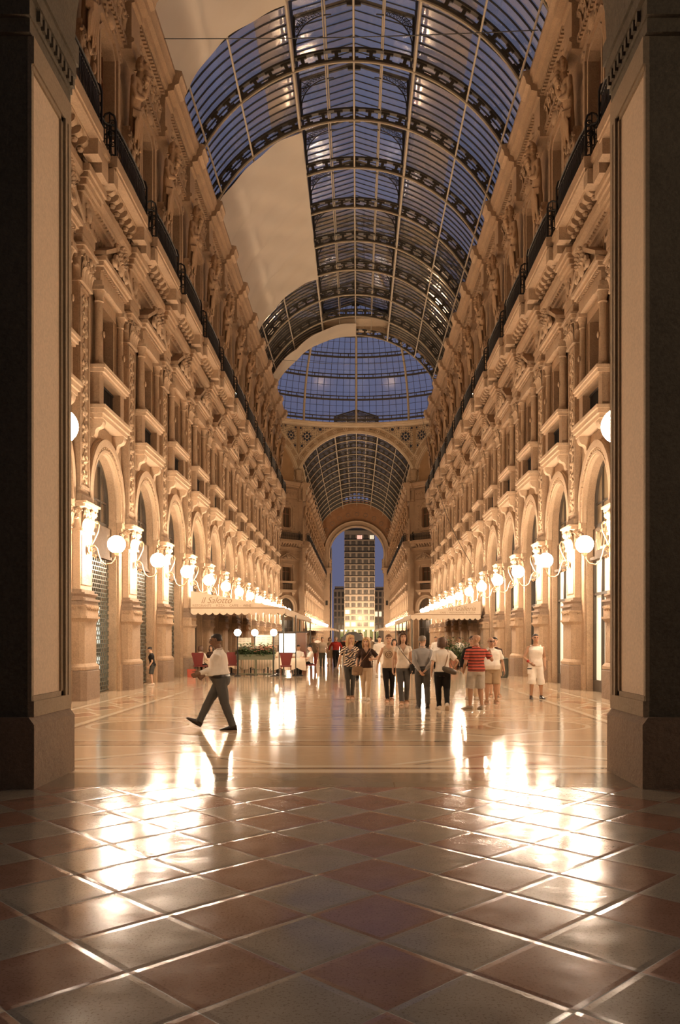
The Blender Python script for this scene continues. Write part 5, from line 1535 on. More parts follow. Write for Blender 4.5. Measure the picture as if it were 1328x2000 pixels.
        for i,(o_,L) in enumerate(((.0200,.042),(.0068,.047),(-.0066,.044),(-.0198,.036))):
            p0 = wr+d*(.048*h)+sd*(o_*h*1.05)+nrm*(.003*h); cur = d; pts = [p0]
            for ph,cl in ((.42,24),(.32,32),(.26,26)):
                cur = (cur*math.cos(R(cl))+nrm*math.sin(R(cl))).normalized(); nn = nrm; pts.append(pts[-1]+cur*(L*h*ph))
            B.tube(pts,[.0063*h,.006*h,.0056*h,.0046*h],n=7)
        p0 = wr+d*(.014*h)+sd*(.021*h); th = (d*.75+sd*.65+nrm*.35).normalized()
        B.tube([p0-sd*.008*h,p0+th*(.018*h),p0+th*(.032*h)+d*(.008*h),p0+th*(.038*h)+d*(.022*h)+nrm*(.004*h)],[.0085*h,.0078*h,.0068*h,.005*h],n=7)
    # ---------------- body mesh with face materials
    me = remesh(B,min(vox,.0075) if vox < .0125 else vox,[SK[skin],M_eye,M_lip],'body',1)
    n = len(me.polygons); c = np.empty(n*3,np.float32); me.polygons.foreach_get('center',c); c = c.reshape(-1,3)
    inv = np.array(HM.inverted()); q_ = (c@inv[:3,:3].T+inv[:3,3])/hh
    mi = np.zeros(n,np.int32)
    for sx in (-1,1):
        e_ = ((q_[:,0]-sx*.165)/.095)**2+((q_[:,2]-.53)/.045)**2 < 1; mi[e_&(q_[:,1]>.25)] = 1
        b_ = ((q_[:,0]-sx*.17)/.11)**2+((q_[:,2]-.65)/.02)**2 < 1; mi[b_&(q_[:,1]>.25)&(not fem)] = 1
    l_ = (q_[:,0]/.14)**2+((q_[:,2]-.20)/.042)**2 < 1; mi[l_&(q_[:,1]>.3)] = 2
    if beard: mi[(q_[:,2]<.30)&(q_[:,2]>-.02)&(q_[:,1]>.0)&(mi==0)] = 1
    me.polygons.foreach_set('material_index',mi); me.update()
    link('body',me,root)
    cv = max(vox,.012)
    def cloth(mb, nm, mt, smooth=3):
        m2 = remesh(mb,cv,mt,nm,smooth); k = len(m2.vertices); co = np.empty(k*3,np.float32); no = np.empty(k*3,np.float32)
        m2.vertices.foreach_get('co',co); m2.vertex_normals.foreach_get('vector',no); co = co.reshape(-1,3); no = no.reshape(-1,3)
        s_ = np.sin(co[:,2]*31+co[:,0]*17+3*np.sin(co[:,1]*23))*np.sin(co[:,2]*13-co[:,0]*29+co[:,1]*19)
        m2.vertices.foreach_set('co',(co+no*(s_*.0035)[:,None]).ravel().astype(np.float32)); m2.update()
        return link(nm,m2,root)
    # ---------------- lower garment
    bt, bm = bottom[0], bottom[1]
    Cm = MB(); add = .010
    Cm.loft([ring(z,a,b,yo,add) for z,a,b,yo in tor[:4]])
    for (hip,kn,a,f,fs) in legs:
        up = hip+V((0,0,.03*h))
        if bt == 'trousers':
            hem = a+V((0,0,-.004*h))
            fl = bottom[2] if len(bottom) > 2 else .033
            limb(Cm,[up,hip.lerp(kn,.3),hip.lerp(kn,.75),kn,kn.lerp(a,.35),kn.lerp(a,.75),hem],[.044*h*g+add,.049*h*g+add,.043*h*g+add,.036*h*g+add,max(.034,fl)*h*g+add*.6,max(.029,fl*.95)*h+add*.5,fl*h+add*.3],16)
        elif bt == 'shorts':
            L_ = bottom[2] if len(bottom) > 2 else .9; fl = bottom[3] if len(bottom) > 3 else .058
            if L_ <= 1: end = hip.lerp(kn,L_); mid = [hip.lerp(kn,L_*.5)]
            else: end = kn.lerp(a,L_-1); mid = [hip.lerp(kn,.5),kn]
            limb(Cm,[up]+mid+[end],[.055*h*g+add]+[(.054*h*g+add)]*len(mid)+[fl*h],18)
    if bt == 'skirt':
        zend = bottom[2]; Cm.loft([ring(.56,waw,.06,0,add),ring(.5,hipw*1.05,.075,0,add),ring(.40,hipw*1.15,.085,0,add),ring(zend,hipw*1.25,.10,0,add)])
    cloth(Cm,'skirt' if bt=='skirt' else bt,bm)
    # ---------------- upper garment
    if top:
        sl, tm = top[0], top[1]; hem = top[2] if len(top) > 2 and top[2] else .53; loose = top[3] if len(top) > 3 else .014
        Cm = MB(); rr_ = []
        zs = [hem]+[t[0] for t in tor if t[0] > hem+.015]
        def interp(z):
            for t0,t1 in zip(tor,tor[1:]):
                if t0[0] <= z <= t1[0]:
                    f = (z-t0[0])/(t1[0]-t0[0]); return tuple(t0[i]+(t1[i]-t0[i])*f for i in range(4))
            return tor[0]
        for z in zs:
            t = interp(z); ad = loose+(.006 if z < .6 else 0)
            if z > .81: ad = .009
            rr_.append(ring(z,t[1],t[2],t[3],ad))
        if sl in ('tank','scoop'): rr_ = rr_[:-2]+[ring(.812,.066,.046,-.006,.010)]
        Cm.loft(rr_)
        if fem:
            for sx in (-1,1): Cm.sphere(T((sx*.042*h,.055*h,zz(.735))),(.036*h+loose*.8,.034*h+loose*.8,.036*h+loose*.8),12,9)
        for sx,(sh,el,wr) in zip((1,-1),A):
            s0 = T((sx*sw*.62,-.004*h,zz(.792)))
            if sl == 'long': limb(Cm,[s0,sh,sh.lerp(el,.45),el,el.lerp(wr,.5),el.lerp(wr,.97)],[.026*h*g**.5+.008,.031*h*g**.5+.009,.029*h*g**.5+.011,.027*h+.010,.026*h+.008,.019*h+.007],14)
            elif sl == 'short': limb(Cm,[s0,sh,sh.lerp(el,.4),sh.lerp(el,.72)],[.026*h*g**.5+.008,.031*h*g**.5+.009,.030*h*g**.5+.013,.032*h*g**.5+.014],14)
            elif sl == 'cap': limb(Cm,[s0,sh,sh.lerp(el,.28)],[.026*h*g**.5+.007,.030*h*g**.5+.008,.031*h*g**.5+.011],14)
            elif sl == 'tank': limb(Cm,[T((sx*sw*.62,.02*h,zz(.77))),T((sx*sw*.62,-.004*h,zz(.822))),T((sx*sw*.62,-.03*h,zz(.77)))],[.020*h,.018*h,.020*h],10)
        o = cloth(Cm,'top',tm)
        if neck: vcut(o.data, zz(neck), zz(.86), .55 if fem else .35)
        if len(top) > 4 and top[4]:                      # open collar
            Cc = MB(); 
            for sx in (-1,1): Cc.tube([T((sx*.004*h,.056*h,zz(.775))),T((sx*.024*h,.044*h,zz(.82))),T((sx*.040*h,.0,zz(.845))),T((0,-.040*h,zz(.848)))],[(.010*h,.006*h),(.016*h,.006*h),(.016*h,.007*h),(.014*h,.007*h)],n=8)
            link('collar',Cc.mesh('collar',tm),root)
    if bt in ('trousers','shorts') and (top is None or (len(top) > 2 and top[2] and top[2] > .55)):
        Cb = MB(); Cb.loft([ring(.556,waw*1.16,.064,.0,.018),ring(.574,waw*1.1,.060,.001,.018)]); link('belt',Cb.mesh('belt',F_shoe),root)
    # ---------------- shoes
    if shoes is not None:
        for (hip,kn,a,f,fs) in legs:
            Cs = MB(); rings = []
            open_ = shoes in (F_sand,)
            for py,w,zt in ((-.042,.018,.004),(-.026,.026,.018),(.015,.027,.016),(.055,.030,-.002),(.092,.031,-.014),(.125,.026,-.022),(.138,.014,-.030)):
                if open_: zt = -.030
                rings.append([fs(w*math.cos(t),py,(zt-.044)/2+(zt+.044)/2*math.sin(t)) for t in [2*PI*i/14 for i in range(14)]])
            Cs.loft(rings)
            if open_:
                Cs.tube([fs(-.03,.05,-.034),fs(-.024,.05,-.002),fs(0,.055,.004),fs(.024,.05,-.002),fs(.03,.05,-.034)],[(.012*h,.004*h)]*5,n=6)
                Cs.tube([fs(-.025,-.02,-.034),fs(-.026,.0,.012),fs(0,.02,.018),fs(.026,.0,.012),fs(.025,-.02,-.034)],[(.008*h,.004*h)]*5,n=6)
            Cs.loft([[fs(w*math.cos(t),py+l_*math.sin(t),zt) for t in [2*PI*i/16 for i in range(16)]] for zt,w,l_,py in ((-.044,.029,.092,.047),(-.037,.031,.094,.047))])
            link('shoe',Cs.mesh('shoe',shoes,60),root)
    # ---------------- hair
    if hair and hair[1] != 'none':
        hm = hairmat(hair[0],HAIRC[hair[0]]); Hm = MB(); st = hair[1]
        if st in ('short','long','bob','cap','bun'):
            rr_ = []
            for z,a,b,cc in ((.40,.34,.30,-.20),(.55,.385,.40,-.11),(.70,.39,.47,-.045),(.84,.355,.46,-.02),(.95,.26,.35,-.02),(1.03,.12,.16,-.03),(1.045,.03,.04,-.03)):
                rr_.append([hp(a*math.cos(2*PI*i/18),cc+b*math.sin(2*PI*i/18),z) for i in range(18)])
            Hm.loft(rr_)
            for sx in (-1,1): Hm.tube([hp(sx*.36,.10,.68),hp(sx*.375,.06,.52)],[.045*hh,.03*hh],n=6)
        if st in ('long','bob'):
            L0 = -.55 if st == 'long' else -.08
            for i in range(9):
                t = R(200+140*i/8-0) if False else R(-20-140*i/8)
                x0_,y0_ = .37*math.cos(t), -.05+.44*math.sin(t)
                Hm.tube([hp(x0_*.8,y0_*.8,.9),hp(x0_,y0_,.6),hp(x0_*1.10,y0_*1.05-.02,.25),hp(x0_*1.12,y0_*.95-.02,L0*.5),hp(x0_*.95,y0_*.8+.02,L0)],[.12*hh,.14*hh,.15*hh,.14*hh,.07*hh],n=8)
            for sx in (-1,1):
                Hm.tube([hp(sx*.10,.40,.95),hp(sx*.30,.34,.80),hp(sx*.39,.16,.52),hp(sx*.42,.12,.15),hp(sx*.40,.10,L0*.7)],[.07*hh,.09*hh,.09*hh,.11*hh,.06*hh],n=8)
        if st == 'bun': Hm.sphere(hp(0,-.55,.70),.2*hh,10,8)
        if st == 'cropped':
            Hm.loft([[hp(a*math.cos(2*PI*i/18),cc+b*math.sin(2*PI*i/18),z) for i in range(18)] for z,a,b,cc in ((.38,.33,.30,-.20),(.55,.378,.38,-.115),(.72,.372,.455,-.045),(.86,.315,.41,-.035),(.96,.20,.27,-.03),(1.01,.05,.07,-.03))])
        if st == 'fringe_side':
            for sx in (-1,1): Hm.tube([hp(sx*.37,.0,.60),hp(sx*.36,-.2,.55),hp(sx*.2,-.42,.5)],[.05*hh]*3,n=6)
        link('hair',remesh(Hm,.009 if vox < .013 else .013,hm,'hair',2),root)
    return root, dict(A=A,legs=legs,HM=HM,hh=hh,hp=hp,T=T,zz=zz,h=h,ring=ring,hipz=hipz,M=Matrix.Translation((x,y,lift))@Matrix.Rotation(R(yaw),4,'Z'))
def thing_at(name, info, label, cat, parts):
    """something carried: a top-level object in the same place and heading as the person"""
    loc = info['M'].translation; rz = info['M'].to_euler().z
    e = empty(name, loc, rz, label=label, cat=cat)
    for nm,mb,mt in parts: link(nm, mb.mesh(nm,mt), e)
    return e
def px2x(px, Y): return (px-698.5)*Y/1720+CAMX

# 1 walking man, in profile towards the left
p,i1 = person('man in white shirt and slate trousers striding left across the marble', px2x(432,15.8),15.8, 90, 1.74, 'm',
   feet=[(.035,.235,.035,30),(-.035,-.125,.0,-2)], arms=[(-.02,.17,-.22,(1,-.6,-.6)),(-.01,.18,-.19,(1,-.6,-.6))], lean=6, hpitch=8, skin='dark', hair=('dark','cropped'),
   top=('long',F_white,.577,.020,True), bottom=('trousers',F_slate,.036), shoes=F_shoe, belly=.035, girth=1.12, vox=.009)
# 2 boy by the shutter
person('boy in dark cap, black shirt and grey shorts leaning at the left shutter', px2x(297,30.6)+.02,30.6, 100, 1.33,'m', arms=[(.02,.05,-.29),(.02,.05,-.29)], lean=8, hpitch=14, skin='fair', hair=('dark','cap'),
   top=('short',F_black,.50,.016), bottom=('shorts',F_jean,.95,.062), shoes=F_light, vox=.010)
# 3 blond woman in animal print
p,i3 = person('blond woman in zebra print blouse and dark jeans, leftmost of the walking women', px2x(684,23.8),23.8, 180, 1.73,'f', feet=[(.025,.05,0,0),(-.03,-.07,.01,-16)],
   arms=[(.10,-.05,-.26),(.05,.06,-.27,(-1,-.3,-.2))], hyaw=28, hair=('blond','long'), skin='fair', neck=.735, girth=.9, top=('short',zebra(),.505,.026), bottom=('trousers',F_jean,.026), shoes=F_sand, vox=.010)
# 4 blond woman in dark top
p,i4 = person('blond woman in dark brown top and beige trousers with a crossbody bag', px2x(715,23.2),23.2, 180, 1.66,'f', feet=[(.04,-.06,.01,-14),(-.03,.06,0,0)],
   arms=[(.06,.02,-.28),(.02,.16,-.13,(-1,-.4,-.6))], hpitch=12, hyaw=-8, hair=('blond2','long'), neck=.745, girth=.9, top=('short',F_brown,.515,.018), bottom=('trousers',F_beige,.030), shoes=F_light, vox=.010)
def crossbag(info, label, side, zb, w, mt, strapmt, yo=.06):
    h,T,zz = info['h'],info['T'],info['zz']; m = MB(); sx = side
    c = Vector((sx*.135*h,yo,zz(zb)))
    m.loft([[c+Vector((w*a*math.cos(t),.07*b*math.sin(t),dz)) for t in [2*PI*i/16 for i in range(16)]] for dz,a,b in ((-.13,.75,.7),(-.11,1,1),(.0,1.0,1.05),(.09,.9,.7),(.11,.85,.4))])
    s_ = MB(); s_.tube([c+Vector((0,-.01,.10)),T((sx*.07*h,.075*h+.035,zz(.62))),T((-sx*.02*h,.085*h+.03,zz(.73))),T((-sx*.075*h,.035*h+.02,zz(.815))),T((-sx*.078*h,-.02*h,zz(.83))),T((-sx*.05*h,-.07*h-.02,zz(.77))),T((sx*.06*h,-.075*h-.025,zz(.62))),c+Vector((0,-.06,.10))],[(.014,.005)]*8,n=6)
    fl = MB(); fl.loft([[c+Vector((w*.95*a*math.cos(t),.075+.012*math.sin(t),dz)) for t in [2*PI*i/12 for i in range(12)]] for dz,a in ((-.03,.85),(.03,.95),(.1,.9))])
    thing_at('crossbody_bag',info,label,'bag',[('pouch',m,mt),('strap',s_,strapmt),('flap',fl,strapmt)])
M_tanbag = plain('tan_leather',(.26,.16,.085),.5); M_blackbag = plain('black_leather',(.016,.013,.011),.4); M_olive = plain('dark_olive_leather',(.085,.065,.045),.45)
crossbag(i4,'tan crossbody bag at the hip of the woman in the dark brown top',1,.475,.15,M_tanbag,M_tanbag)
# 5 woman in printed tank top
person('woman in printed beige tank top and black trousers, hair tied back', px2x(759,22.6),22.6, 180, 1.73,'f', feet=[(.02,.06,0,0),(-.05,-.12,.03,-30)],
   arms=[(.085,-.02,-.29),(.02,.02,-.30)], neck=.765, girth=.88, hair=('lightbrown','bun'), top=('tank',printed(1.22),.505,.020), bottom=('trousers',F_black,.024), shoes=F_sand, vox=.010)
# 6 woman in white top and jeans
p,i6 = person('woman with long brown hair in white top and flared jeans', px2x(787,21.8),21.8, 180, 1.77,'f', feet=[(.02,.07,0,0),(-.055,-.10,.03,-28)],
   arms=[(.05,-.02,-.30),(.035,.03,-.30)], hyaw=6, neck=.735, girth=.9, hair=('brown','long'), top=('cap',F_offw,.505,.020), bottom=('trousers',F_jean2,.037), shoes=F_sand, vox=.010)
crossbag(i6,'small black crossbody bag on the woman in the white top and flared jeans',-1,.50,.085,M_blackbag,M_blackbag,.07)
# 7 man in pale blue shirt, seen from behind
person('grey-haired man in pale blue shirt seen from behind, hands clasped at his back', px2x(825,20.7),20.7, 0, 1.69,'m', feet=[(.075,-.07,.02,-22,.0),(-.05,.05,0,0)],
   arms=[(-.075,-.115,-.255,(1,-.5,0)),(-.065,-.125,-.27,(-1,-.5,0))], hyaw=-35, hair=('grey','short'), top=('long',F_blue,.577,.022,True), bottom=('trousers',F_jean2,.036), shoes=F_shoe, girth=1.05, vox=.010)
# 8 woman in white T-shirt from behind
p,i8 = person('dark-haired woman in white T-shirt and black trousers seen from behind', px2x(864,20.2),20.2, 0, 1.655,'f', feet=[(.06,-.11,.035,-34),(-.045,.06,0,0)],
   arms=[(.055,.07,-.22,(1,-.8,-.2)),(.05,.03,-.29)], hyaw=-32, hair=('brown','bob'), top=('short',F_white,.525,.018), bottom=('trousers',F_black,.033), shoes=F_light, girth=1.1, vox=.010)
h = i8['h']; T,zz = i8['T'],i8['zz']; m = MB()
c = Vector((.085*h,-.135,zz(.545)))
m.loft([[c+Vector((dx,.055*b*math.cos(t),-.30*dx+.065*a*math.sin(t))) for t in [2*PI*i/14 for i in range(14)]] for dx,a,b in ((-.16,.5,.5),(-.13,.95,.9),(-.03,1.15,1),(.08,1.1,1),(.15,.8,.9),(.17,.45,.5))])
s_ = MB(); s_.tube([c+Vector((-.10,0,.09)),T((.055*h,-.085*h,zz(.70))),T((.072*h,-.045*h,zz(.80))),T((.075*h,0,zz(.838))),T((.085*h,.045*h,zz(.79))),T((.10*h,.03*h,zz(.68))),c+Vector((.12,.03,.03))],[(.013,.006)]*7,n=6)
thing_at('shoulder_bag',i8,'dark olive shoulder bag hanging at the back of the woman in the white T-shirt','bag',[('pouch',m,M_olive),('strap',s_,M_tanbag)])
# 9 bald man in striped polo
person('bald man in red and black striped polo and denim shorts, arm raised', px2x(930,20.2),20.2, 12, 1.71,'m', feet=[(.085,-.01,0,0,-.0),(-.075,.05,.0,0,40)],
   arms=[(.135,.11,-.045,(.6,-.4,-1)),(.03,.10,-.26)], hyaw=62, skin='tan', hair=('grey','none'), top=('short',stripes(),.515,.024,True), bottom=('shorts',F_denim,.98,.066), shoes=F_sneak, girth=1.12, vox=.010)
# 10 man in white polo
p,i10 = person('stout man in white polo and khaki shorts facing the entrance', px2x(959,22.0),22.0, 176, 1.65,'m', feet=[(.075,.02,0,0),(-.085,-.03,0,0)],
   arms=[(.03,.07,-.27),(.075,.03,-.29)], hyaw=14, skin='tan', hair=('grey','fringe_side'), top=('short',F_white,.52,.022,True), bottom=('shorts',F_khaki,.93,.064), shoes=F_sand, girth=1.2, belly=.04, vox=.010)
gl = MB(); hp_ = i10['hp']
for sx in (-1,1):
    gl.tube([hp_(sx*.17+.13*math.cos(t),.49,.53+.085*math.sin(t)) for t in [2*PI*i/12 for i in range(12)]],.004,n=5,closed=True); gl.tube([hp_(sx*.30,.47,.55),hp_(sx*.38,.2,.57),hp_(sx*.40,-.02,.55)],.004,n=5)
gl.tube([hp_(-.05,.52,.54),hp_(.05,.52,.54)],.004,n=5)
thing_at('eyeglasses',i10,'dark eyeglasses on the stout man in the white polo','glasses',[('frame',gl,M_black)])
# 11 man in sleeveless white
p,i11 = person('young man in sleeveless white shirt and long white shorts walking alone on the right', px2x(1046,23.8),23.8, 180, 1.75,'m', feet=[(.085,.03,0,0),(-.10,-.02,0,0)],
   arms=[(-.005,.12,-.235,(1,-.5,-.2)),(.04,.0,-.29)], skin='tan', hair=('dark','cropped'), top=('tank',F_white,.50,.028), bottom=('shorts',F_white,1.22,.066), shoes=F_shoe, vox=.010)
a = i11['A'][0]; m = MB(); d_ = (a[2]-a[1]).normalized(); m.tube([a[1]+d_*.15,a[1]+d_*.21],[.037,.035],n=14); thing_at('wristband',i11,'red wristband on the forearm of the young man in white','wristband',[('band',m,F_red)])
m = MB(); m.box(-.05,.05,-.03,.03,-.12,.06); m.xform(Matrix.Translation(a[2]+Vector((.03,.03,-.16)))); k = MB(); k.box(-.051,.051,-.031,.031,.0,.035); k.xform(Matrix.Translation(a[2]+Vector((.03,.03,-.16)))); thing_at('paper_packet',i11,'small white packet with a dark band at the hip of the young man','packet',[('packet',m,F_white),('dark_band',k,F_slate)])
# 12, 13 people half hidden behind the polo man and the striped man
person('person with dark hair and bare legs half hidden behind the man in the white polo', px2x(966,24.6),24.6, 180, 1.66,'f', hair=('dark','bun'), top=('short',F_brown,.52), bottom=('shorts',F_khaki,.75,.06), shoes=F_sand)
person('dark-haired person in black sleeves half hidden behind the striped polo', px2x(922,23.6),23.6, 165, 1.69,'m', arms=[(.06,.02,-.29),(.05,.03,-.29)], skin='tan', hair=('dark','short'), top=('long',F_black,.52), bottom=('trousers',F_beige,.036), shoes=F_sneak)
# farther walkers
FV = .014
person('man in open taupe jacket and red trousers by the cafe', px2x(612,49.0),49.0, 178, 1.66,'m', arms=[(.04,-.02,-.29),(.04,.02,-.29)], hair=('grey','short'), top=('long',F_jacket,.47,.03), bottom=('trousers',F_redtr,.036), vox=FV)
person('white-haired man in cream shirt and grey-green trousers walking beside the cafe', px2x(629.5,48.5),48.5, 180, 1.68,'m', feet=[(.05,.05,0,0),(-.05,-.05,0,0)], hair=('grey','short'), top=('short',F_cream,.49,.025,True), bottom=('trousers',F_green,.036), girth=1.12, vox=FV)
person('man in red shirt and black trousers walking towards the entrance', px2x(656,47.7),47.7, 180, 1.72,'m', feet=[(.04,.07,0,0),(-.05,-.06,.01,-12)], arms=[(.10,-.05,-.22),(.10,.02,-.25)], hair=('grey','short'), top=('long',F_red,.577,.022,True), bottom=('trousers',F_black,.036), girth=1.1, vox=FV)
person('woman in a light patterned dress behind the red shirt', px2x(644,52.0),52.0, 180, 1.66,'f', hair=('brown','bob'), top=('short',F_khaki,.5), bottom=('skirt',F_khaki,.27), shoes=F_sand, vox=FV)
person('dark-haired person in brown just right of the red shirt', px2x(669,51.0),51.0, 180, 1.70,'m', hair=('dark','short'), top=('short',F_brown,.5), bottom=('trousers',F_beige,.036), shoes=F_sneak, vox=FV)
p,iu = person('tall person in black holding an open umbrella behind the blond women', px2x(704,34.0),34.0, 180, 1.84,'m', arms=[(.0,.12,.0,(1,-.2,-1)),(.03,.02,-.29)], skin='tan', hair=('brown','cropped'), top=('long',F_black,.5), bottom=('trousers',F_black,.036), vox=FV)
wr = iu['A'][0][2]; c = wr+Vector((.10,.08,.24))
m = MB(); ring_ = []
for rr_,z in ((0,.20),(.14,.18),(.28,.10),(.38,-.02),(.43,-.14)): ring_.append([c+Vector((rr_*math.cos(2*PI*i/24)*(1 if i%3 else 1.03),rr_*math.sin(2*PI*i/24)*(1 if i%3 else 1.03),z)) for i in range(24)])
top_ = ring_; m.loft(ring_[1:]+[[p_-Vector((0,0,.012)) for p_ in r_] for r_ in ring_[:0:-1]])
s_ = MB(); s_.tube([wr+Vector((.0,.07,-.1)),c+Vector((0,0,.24))],.008,n=6)
thing_at('umbrella',iu,'dark open umbrella over the person in black behind the blond women','umbrella',[('canopy',m,F_slate),('shaft',s_,M_bin)])
person('person in white shirt and white trousers between the two pairs of walking women', px2x(741,37.0),37.0, 180, 1.70,'m', hair=('dark','short'), top=('short',F_white,.5), bottom=('trousers',F_white,.036), shoes=F_sneak, vox=FV)
person('dark-haired woman glimpsed between the tank top and the white top', px2x(770,31.0),31.0, 180, 1.60,'f', hair=('dark','bob'), top=('short',F_cream,.5), bottom=('trousers',F_beige,.032), shoes=F_light, vox=FV)
person('waiter in white shirt and dark waistcoat under the right awning', px2x(851,47.5),47.5, 200, 1.70,'m', hair=('dark','cropped'), top=('long',F_white,.52), bottom=('trousers',F_black,.036), skin='tan', vox=FV)
person('waiter in white shirt standing behind the potted plants', px2x(897,47.6),47.6, 150, 1.66,'m', hair=('dark','short'), top=('short',F_white,.52), bottom=('trousers',F_black,.036), skin='tan', vox=FV)
person('distant person in pale shirt far along the middle of the arcade', px2x(724,62),62.0, 180, 1.70,'m', hair=('brown','short'), top=('short',F_offw,.5), bottom=('trousers',F_beige,.036), vox=.018)
person('distant person in dark clothes far along the middle of the arcade', px2x(690,66),66.0, 0, 1.74,'m', hair=('dark','short'), top=('long',F_black,.5), bottom=('trousers',F_jean,.036), vox=.018)
person('distant person in white near the octagon on the left', px2x(620,72),72.0, 180, 1.72,'m', hair=('grey','short'), top=('short',F_white,.5), bottom=('trousers',F_khaki,.036), vox=.018)
person('distant woman in red near the octagon', px2x(676,78),78.0, 170, 1.66,'f', hair=('brown','bob'), top=('short',F_red,.5), bottom=('trousers',F_black,.03), vox=.018)
# seated guests
SF = [(.06,.27,0,0),(-.06,.27,0,0)]
person('seated woman in pale top with her back turned, leftmost at the cafe', -6.45,37.2, -12, 1.64,'f', sit=.53, feet=SF, arms=[(.02,.20,-.16),(.02,.20,-.16)], hair=('brown','bob'), top=('short',F_offw,.53), bottom=('trousers',F_black,.03), shoes=F_sand, vox=FV)
person('seated woman with long dark hair facing the entrance across the leftmost table', -6.32,39.15, 172, 1.64,'f', sit=.53, feet=SF, arms=[(.0,.2,-.15),(.02,.2,-.16)], hair=('dark','long'), top=('short',F_brown,.53), bottom=('trousers',F_black,.03), shoes=F_sand, vox=FV)
person('seated guest in white shirt at the right end of the cafe, turned to the table', px2x(607,38.4),38.4, 92, 1.68,'m', sit=.53, feet=SF, arms=[(.0,.2,-.13),(.0,.22,-.12)], hpitch=12, hair=('dark','short'), top=('short',F_white,.53), bottom=('trousers',F_black,.036), vox=FV)
person('dark-haired diner facing the entrance behind the right cafe table', px2x(583,39.95),39.95, 178, 1.66,'m', sit=.53, feet=SF, arms=[(.0,.2,-.13),(.0,.2,-.13)], hpitch=10, skin='tan', hair=('dark','short'), top=('short',F_offw,.53), bottom=('trousers',F_jean,.036), vox=FV)
person('guest with grey hair sitting between the planter and the lit menu panel', px2x(549,40.0),40.0, 178, 1.66,'m', sit=.53, feet=SF, arms=[(.0,.2,-.13),(.0,.2,-.13)], hair=('grey','short'), top=('short',F_cream,.53), bottom=('trousers',F_jean,.036), vox=FV)
chair(px2x(549,40.0),40.05,R(178),'under the grey-haired guest beside the lit panel')
# red shopping bag beside the left table
e = empty('shopping_bag', (-6.75,36.75,0), R(15), label='red shopping bag on the floor beside the leftmost cafe chair', cat='bag')
m = MB(); m.loft([[(-.16,-.07,0),(.16,-.07,0),(.16,.07,0),(-.16,.07,0)],[(-.18,-.08,.34),(.18,-.08,.34),(.18,.08,.34),(-.18,.08,.34)]]); link('sack', m.mesh('sack',F_redtr), e)
for yy in (-.07,.07):
    m = MB(); m.tube([(-.08,yy,.33),(-.05,yy,.44),(.05,yy,.44),(.08,yy,.33)],.008,n=5); link('handle', m.mesh('handle',M_creamd), e)

# ------------------------------------------------------------------ light and camera
def light(name, typ, loc, energy, color, **kw):
    l = bpy.data.lights.new(name,typ); l.energy = energy; l.color = color
    for k,v in kw.items():
        if k != 'rot': setattr(l,k,v)
    o = bpy.data.objects.new(name,l); COL.objects.link(o); o.location = loc
    if 'rot' in kw: o.rotation_euler = kw['rot']
    return o
FLOOD = 150; FLOOD_C = (1,.64,.36)
for i in range(7):
    y = Y0+BAY*(1.5*i+1.0)+.5
    for sx in (-1,1):
        # floodlights on the balconies throw their light up and across to the other side
        o = light('balcony_flood','SPOT',(sx*(XW-.75),y,15.9),FLOOD*(2.6 if sx < 0 else 1.1),FLOOD_C,spot_size=R(130),spot_blend=.8,shadow_soft_size=.12)
        o.rotation_euler = Vector((-sx*12.0,-8,5.5)).to_track_quat('-Z','Y').to_euler()
for i in range(5):
    y = YF+6+BAY*2.6*i
    for sx in (-1,1):
        o = light('far_flood','SPOT',(sx*(XW-.75),y,15.9),FLOOD*3.2,FLOOD_C,spot_size=R(150),spot_blend=.8,shadow_soft_size=.15)
        o.rotation_euler = Vector((-sx*12.0,3,5.0)).to_track_quat('-Z','Y').to_euler()
for k in range(4):
    a = R(45+90*k); o = light('octagon_flood','SPOT',(15*math.sin(a),OC+15*math.cos(a),23.5),3300,FLOOD_C,spot_size=R(120),spot_blend=.7,shadow_soft_size=1.2)
    o.rotation_euler = Vector((-math.sin(a),-math.cos(a),.35)).to_track_quat('-Z','Y').to_euler()
light('square_lamp','POINT',(1.5,319,9),7000,(1,.66,.38),shadow_soft_size=.4); light('square_lamp','POINT',(-6,317,5),4000,(1,.66,.38),shadow_soft_size=.4); light('square_lamp','POINT',(8,317,5),4000,(1,.66,.38),shadow_soft_size=.4)
light('added_pier_fill','POINT',(8.5,3.2,7.5),330,(1,.76,.52),shadow_soft_size=.2)  # added unseen light that brightens the right entrance pier

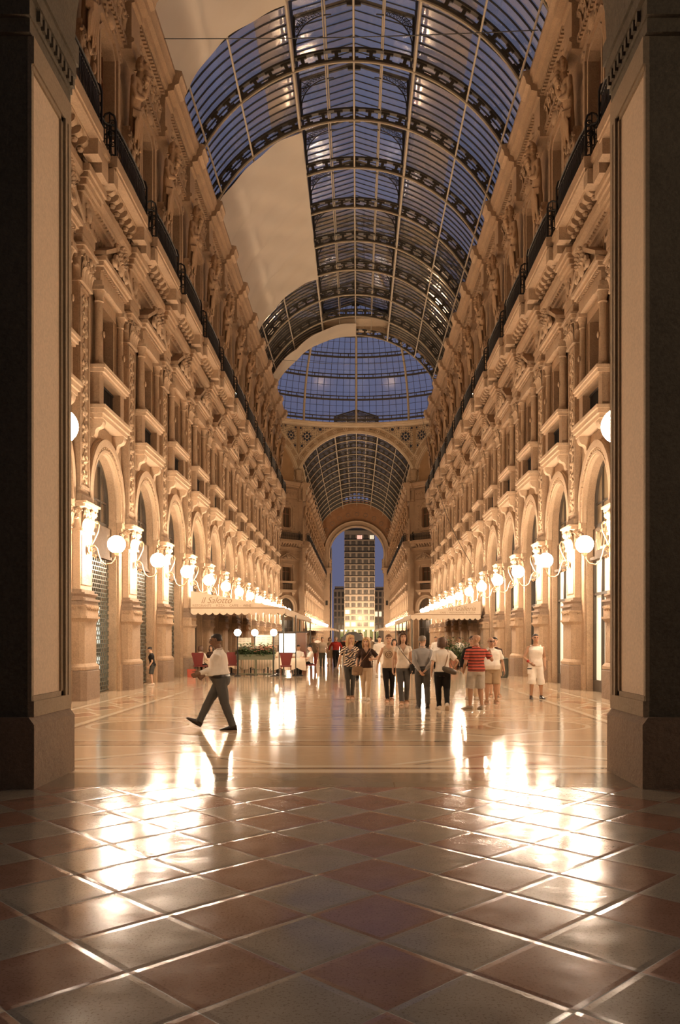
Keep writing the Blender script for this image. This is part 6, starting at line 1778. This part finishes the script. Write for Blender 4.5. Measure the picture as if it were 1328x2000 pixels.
w = bpy.data.worlds.new('dusk'); S.world = w; w.use_nodes = True; nt = w.node_tree
for n_ in list(nt.nodes): nt.nodes.remove(n_)
out = nt.nodes.new('ShaderNodeOutputWorld'); bg = nt.nodes.new('ShaderNodeBackground'); tc = nt.nodes.new('ShaderNodeTexCoord'); sp = nt.nodes.new('ShaderNodeSeparateXYZ'); cr = nt.nodes.new('ShaderNodeValToRGB')
nt.links.new(tc.outputs['Generated'],sp.inputs[0]); nt.links.new(sp.outputs[2],cr.inputs[0])
mr = nt.nodes.new('ShaderNodeMapRange'); mr.inputs['From Min'].default_value = -.25; mr.inputs['From Max'].default_value = .25; mr.inputs['To Min'].default_value = .05   # the sky behind the entrance is already dark
mxn = nt.nodes.new('ShaderNodeMix'); mxn.data_type = 'RGBA'; mxn.inputs[6].default_value = (.004,.004,.005,1)
nt.links.new(sp.outputs[1],mr.inputs['Value']); nt.links.new(mr.outputs[0],mxn.inputs[0]); nt.links.new(cr.outputs[0],mxn.inputs[7]); nt.links.new(mxn.outputs[2],bg.inputs[0]); nt.links.new(bg.outputs[0],out.inputs[0])
el = cr.color_ramp.elements; el[0].position = 0; el[0].color = (.105,.107,.185,1); el[1].position = 1; el[1].color = (.060,.080,.130,1)
x_ = el.new(.25); x_.color = (.098,.107,.185,1); x_ = el.new(.6); x_.color = (.082,.098,.165,1)
bg.inputs[1].default_value = .85

cam = bpy.data.cameras.new('camera'); co = bpy.data.objects.new('camera',cam); COL.objects.link(co); S.camera = co
co.location = (CAMX,0,1.65); co.rotation_euler = (PI/2,0,0)
cam.sensor_fit = 'AUTO'; cam.sensor_width = 36; cam.lens = 36*1720/2000
cam.shift_x = (664-698.5)/2000; cam.shift_y = (1245.5-1000)/2000; cam.clip_end = 800; cam.clip_start = .05
S.view_settings.view_transform = 'Standard'; S.view_settings.look = 'None'; S.view_settings.gamma = 1; S.view_settings.use_curve_mapping = False
S.view_settings.exposure = .42
c_ = S.cycles; c_.use_denoising = True; c_.max_bounces = 6; c_.diffuse_bounces = 3; c_.glossy_bounces = 3; c_.transparent_max_bounces = 12; c_.transmission_bounces = 2
c_.caustics_reflective = False; c_.caustics_refractive = False; c_.sample_clamp_indirect = 6; c_.sample_clamp_direct = 0
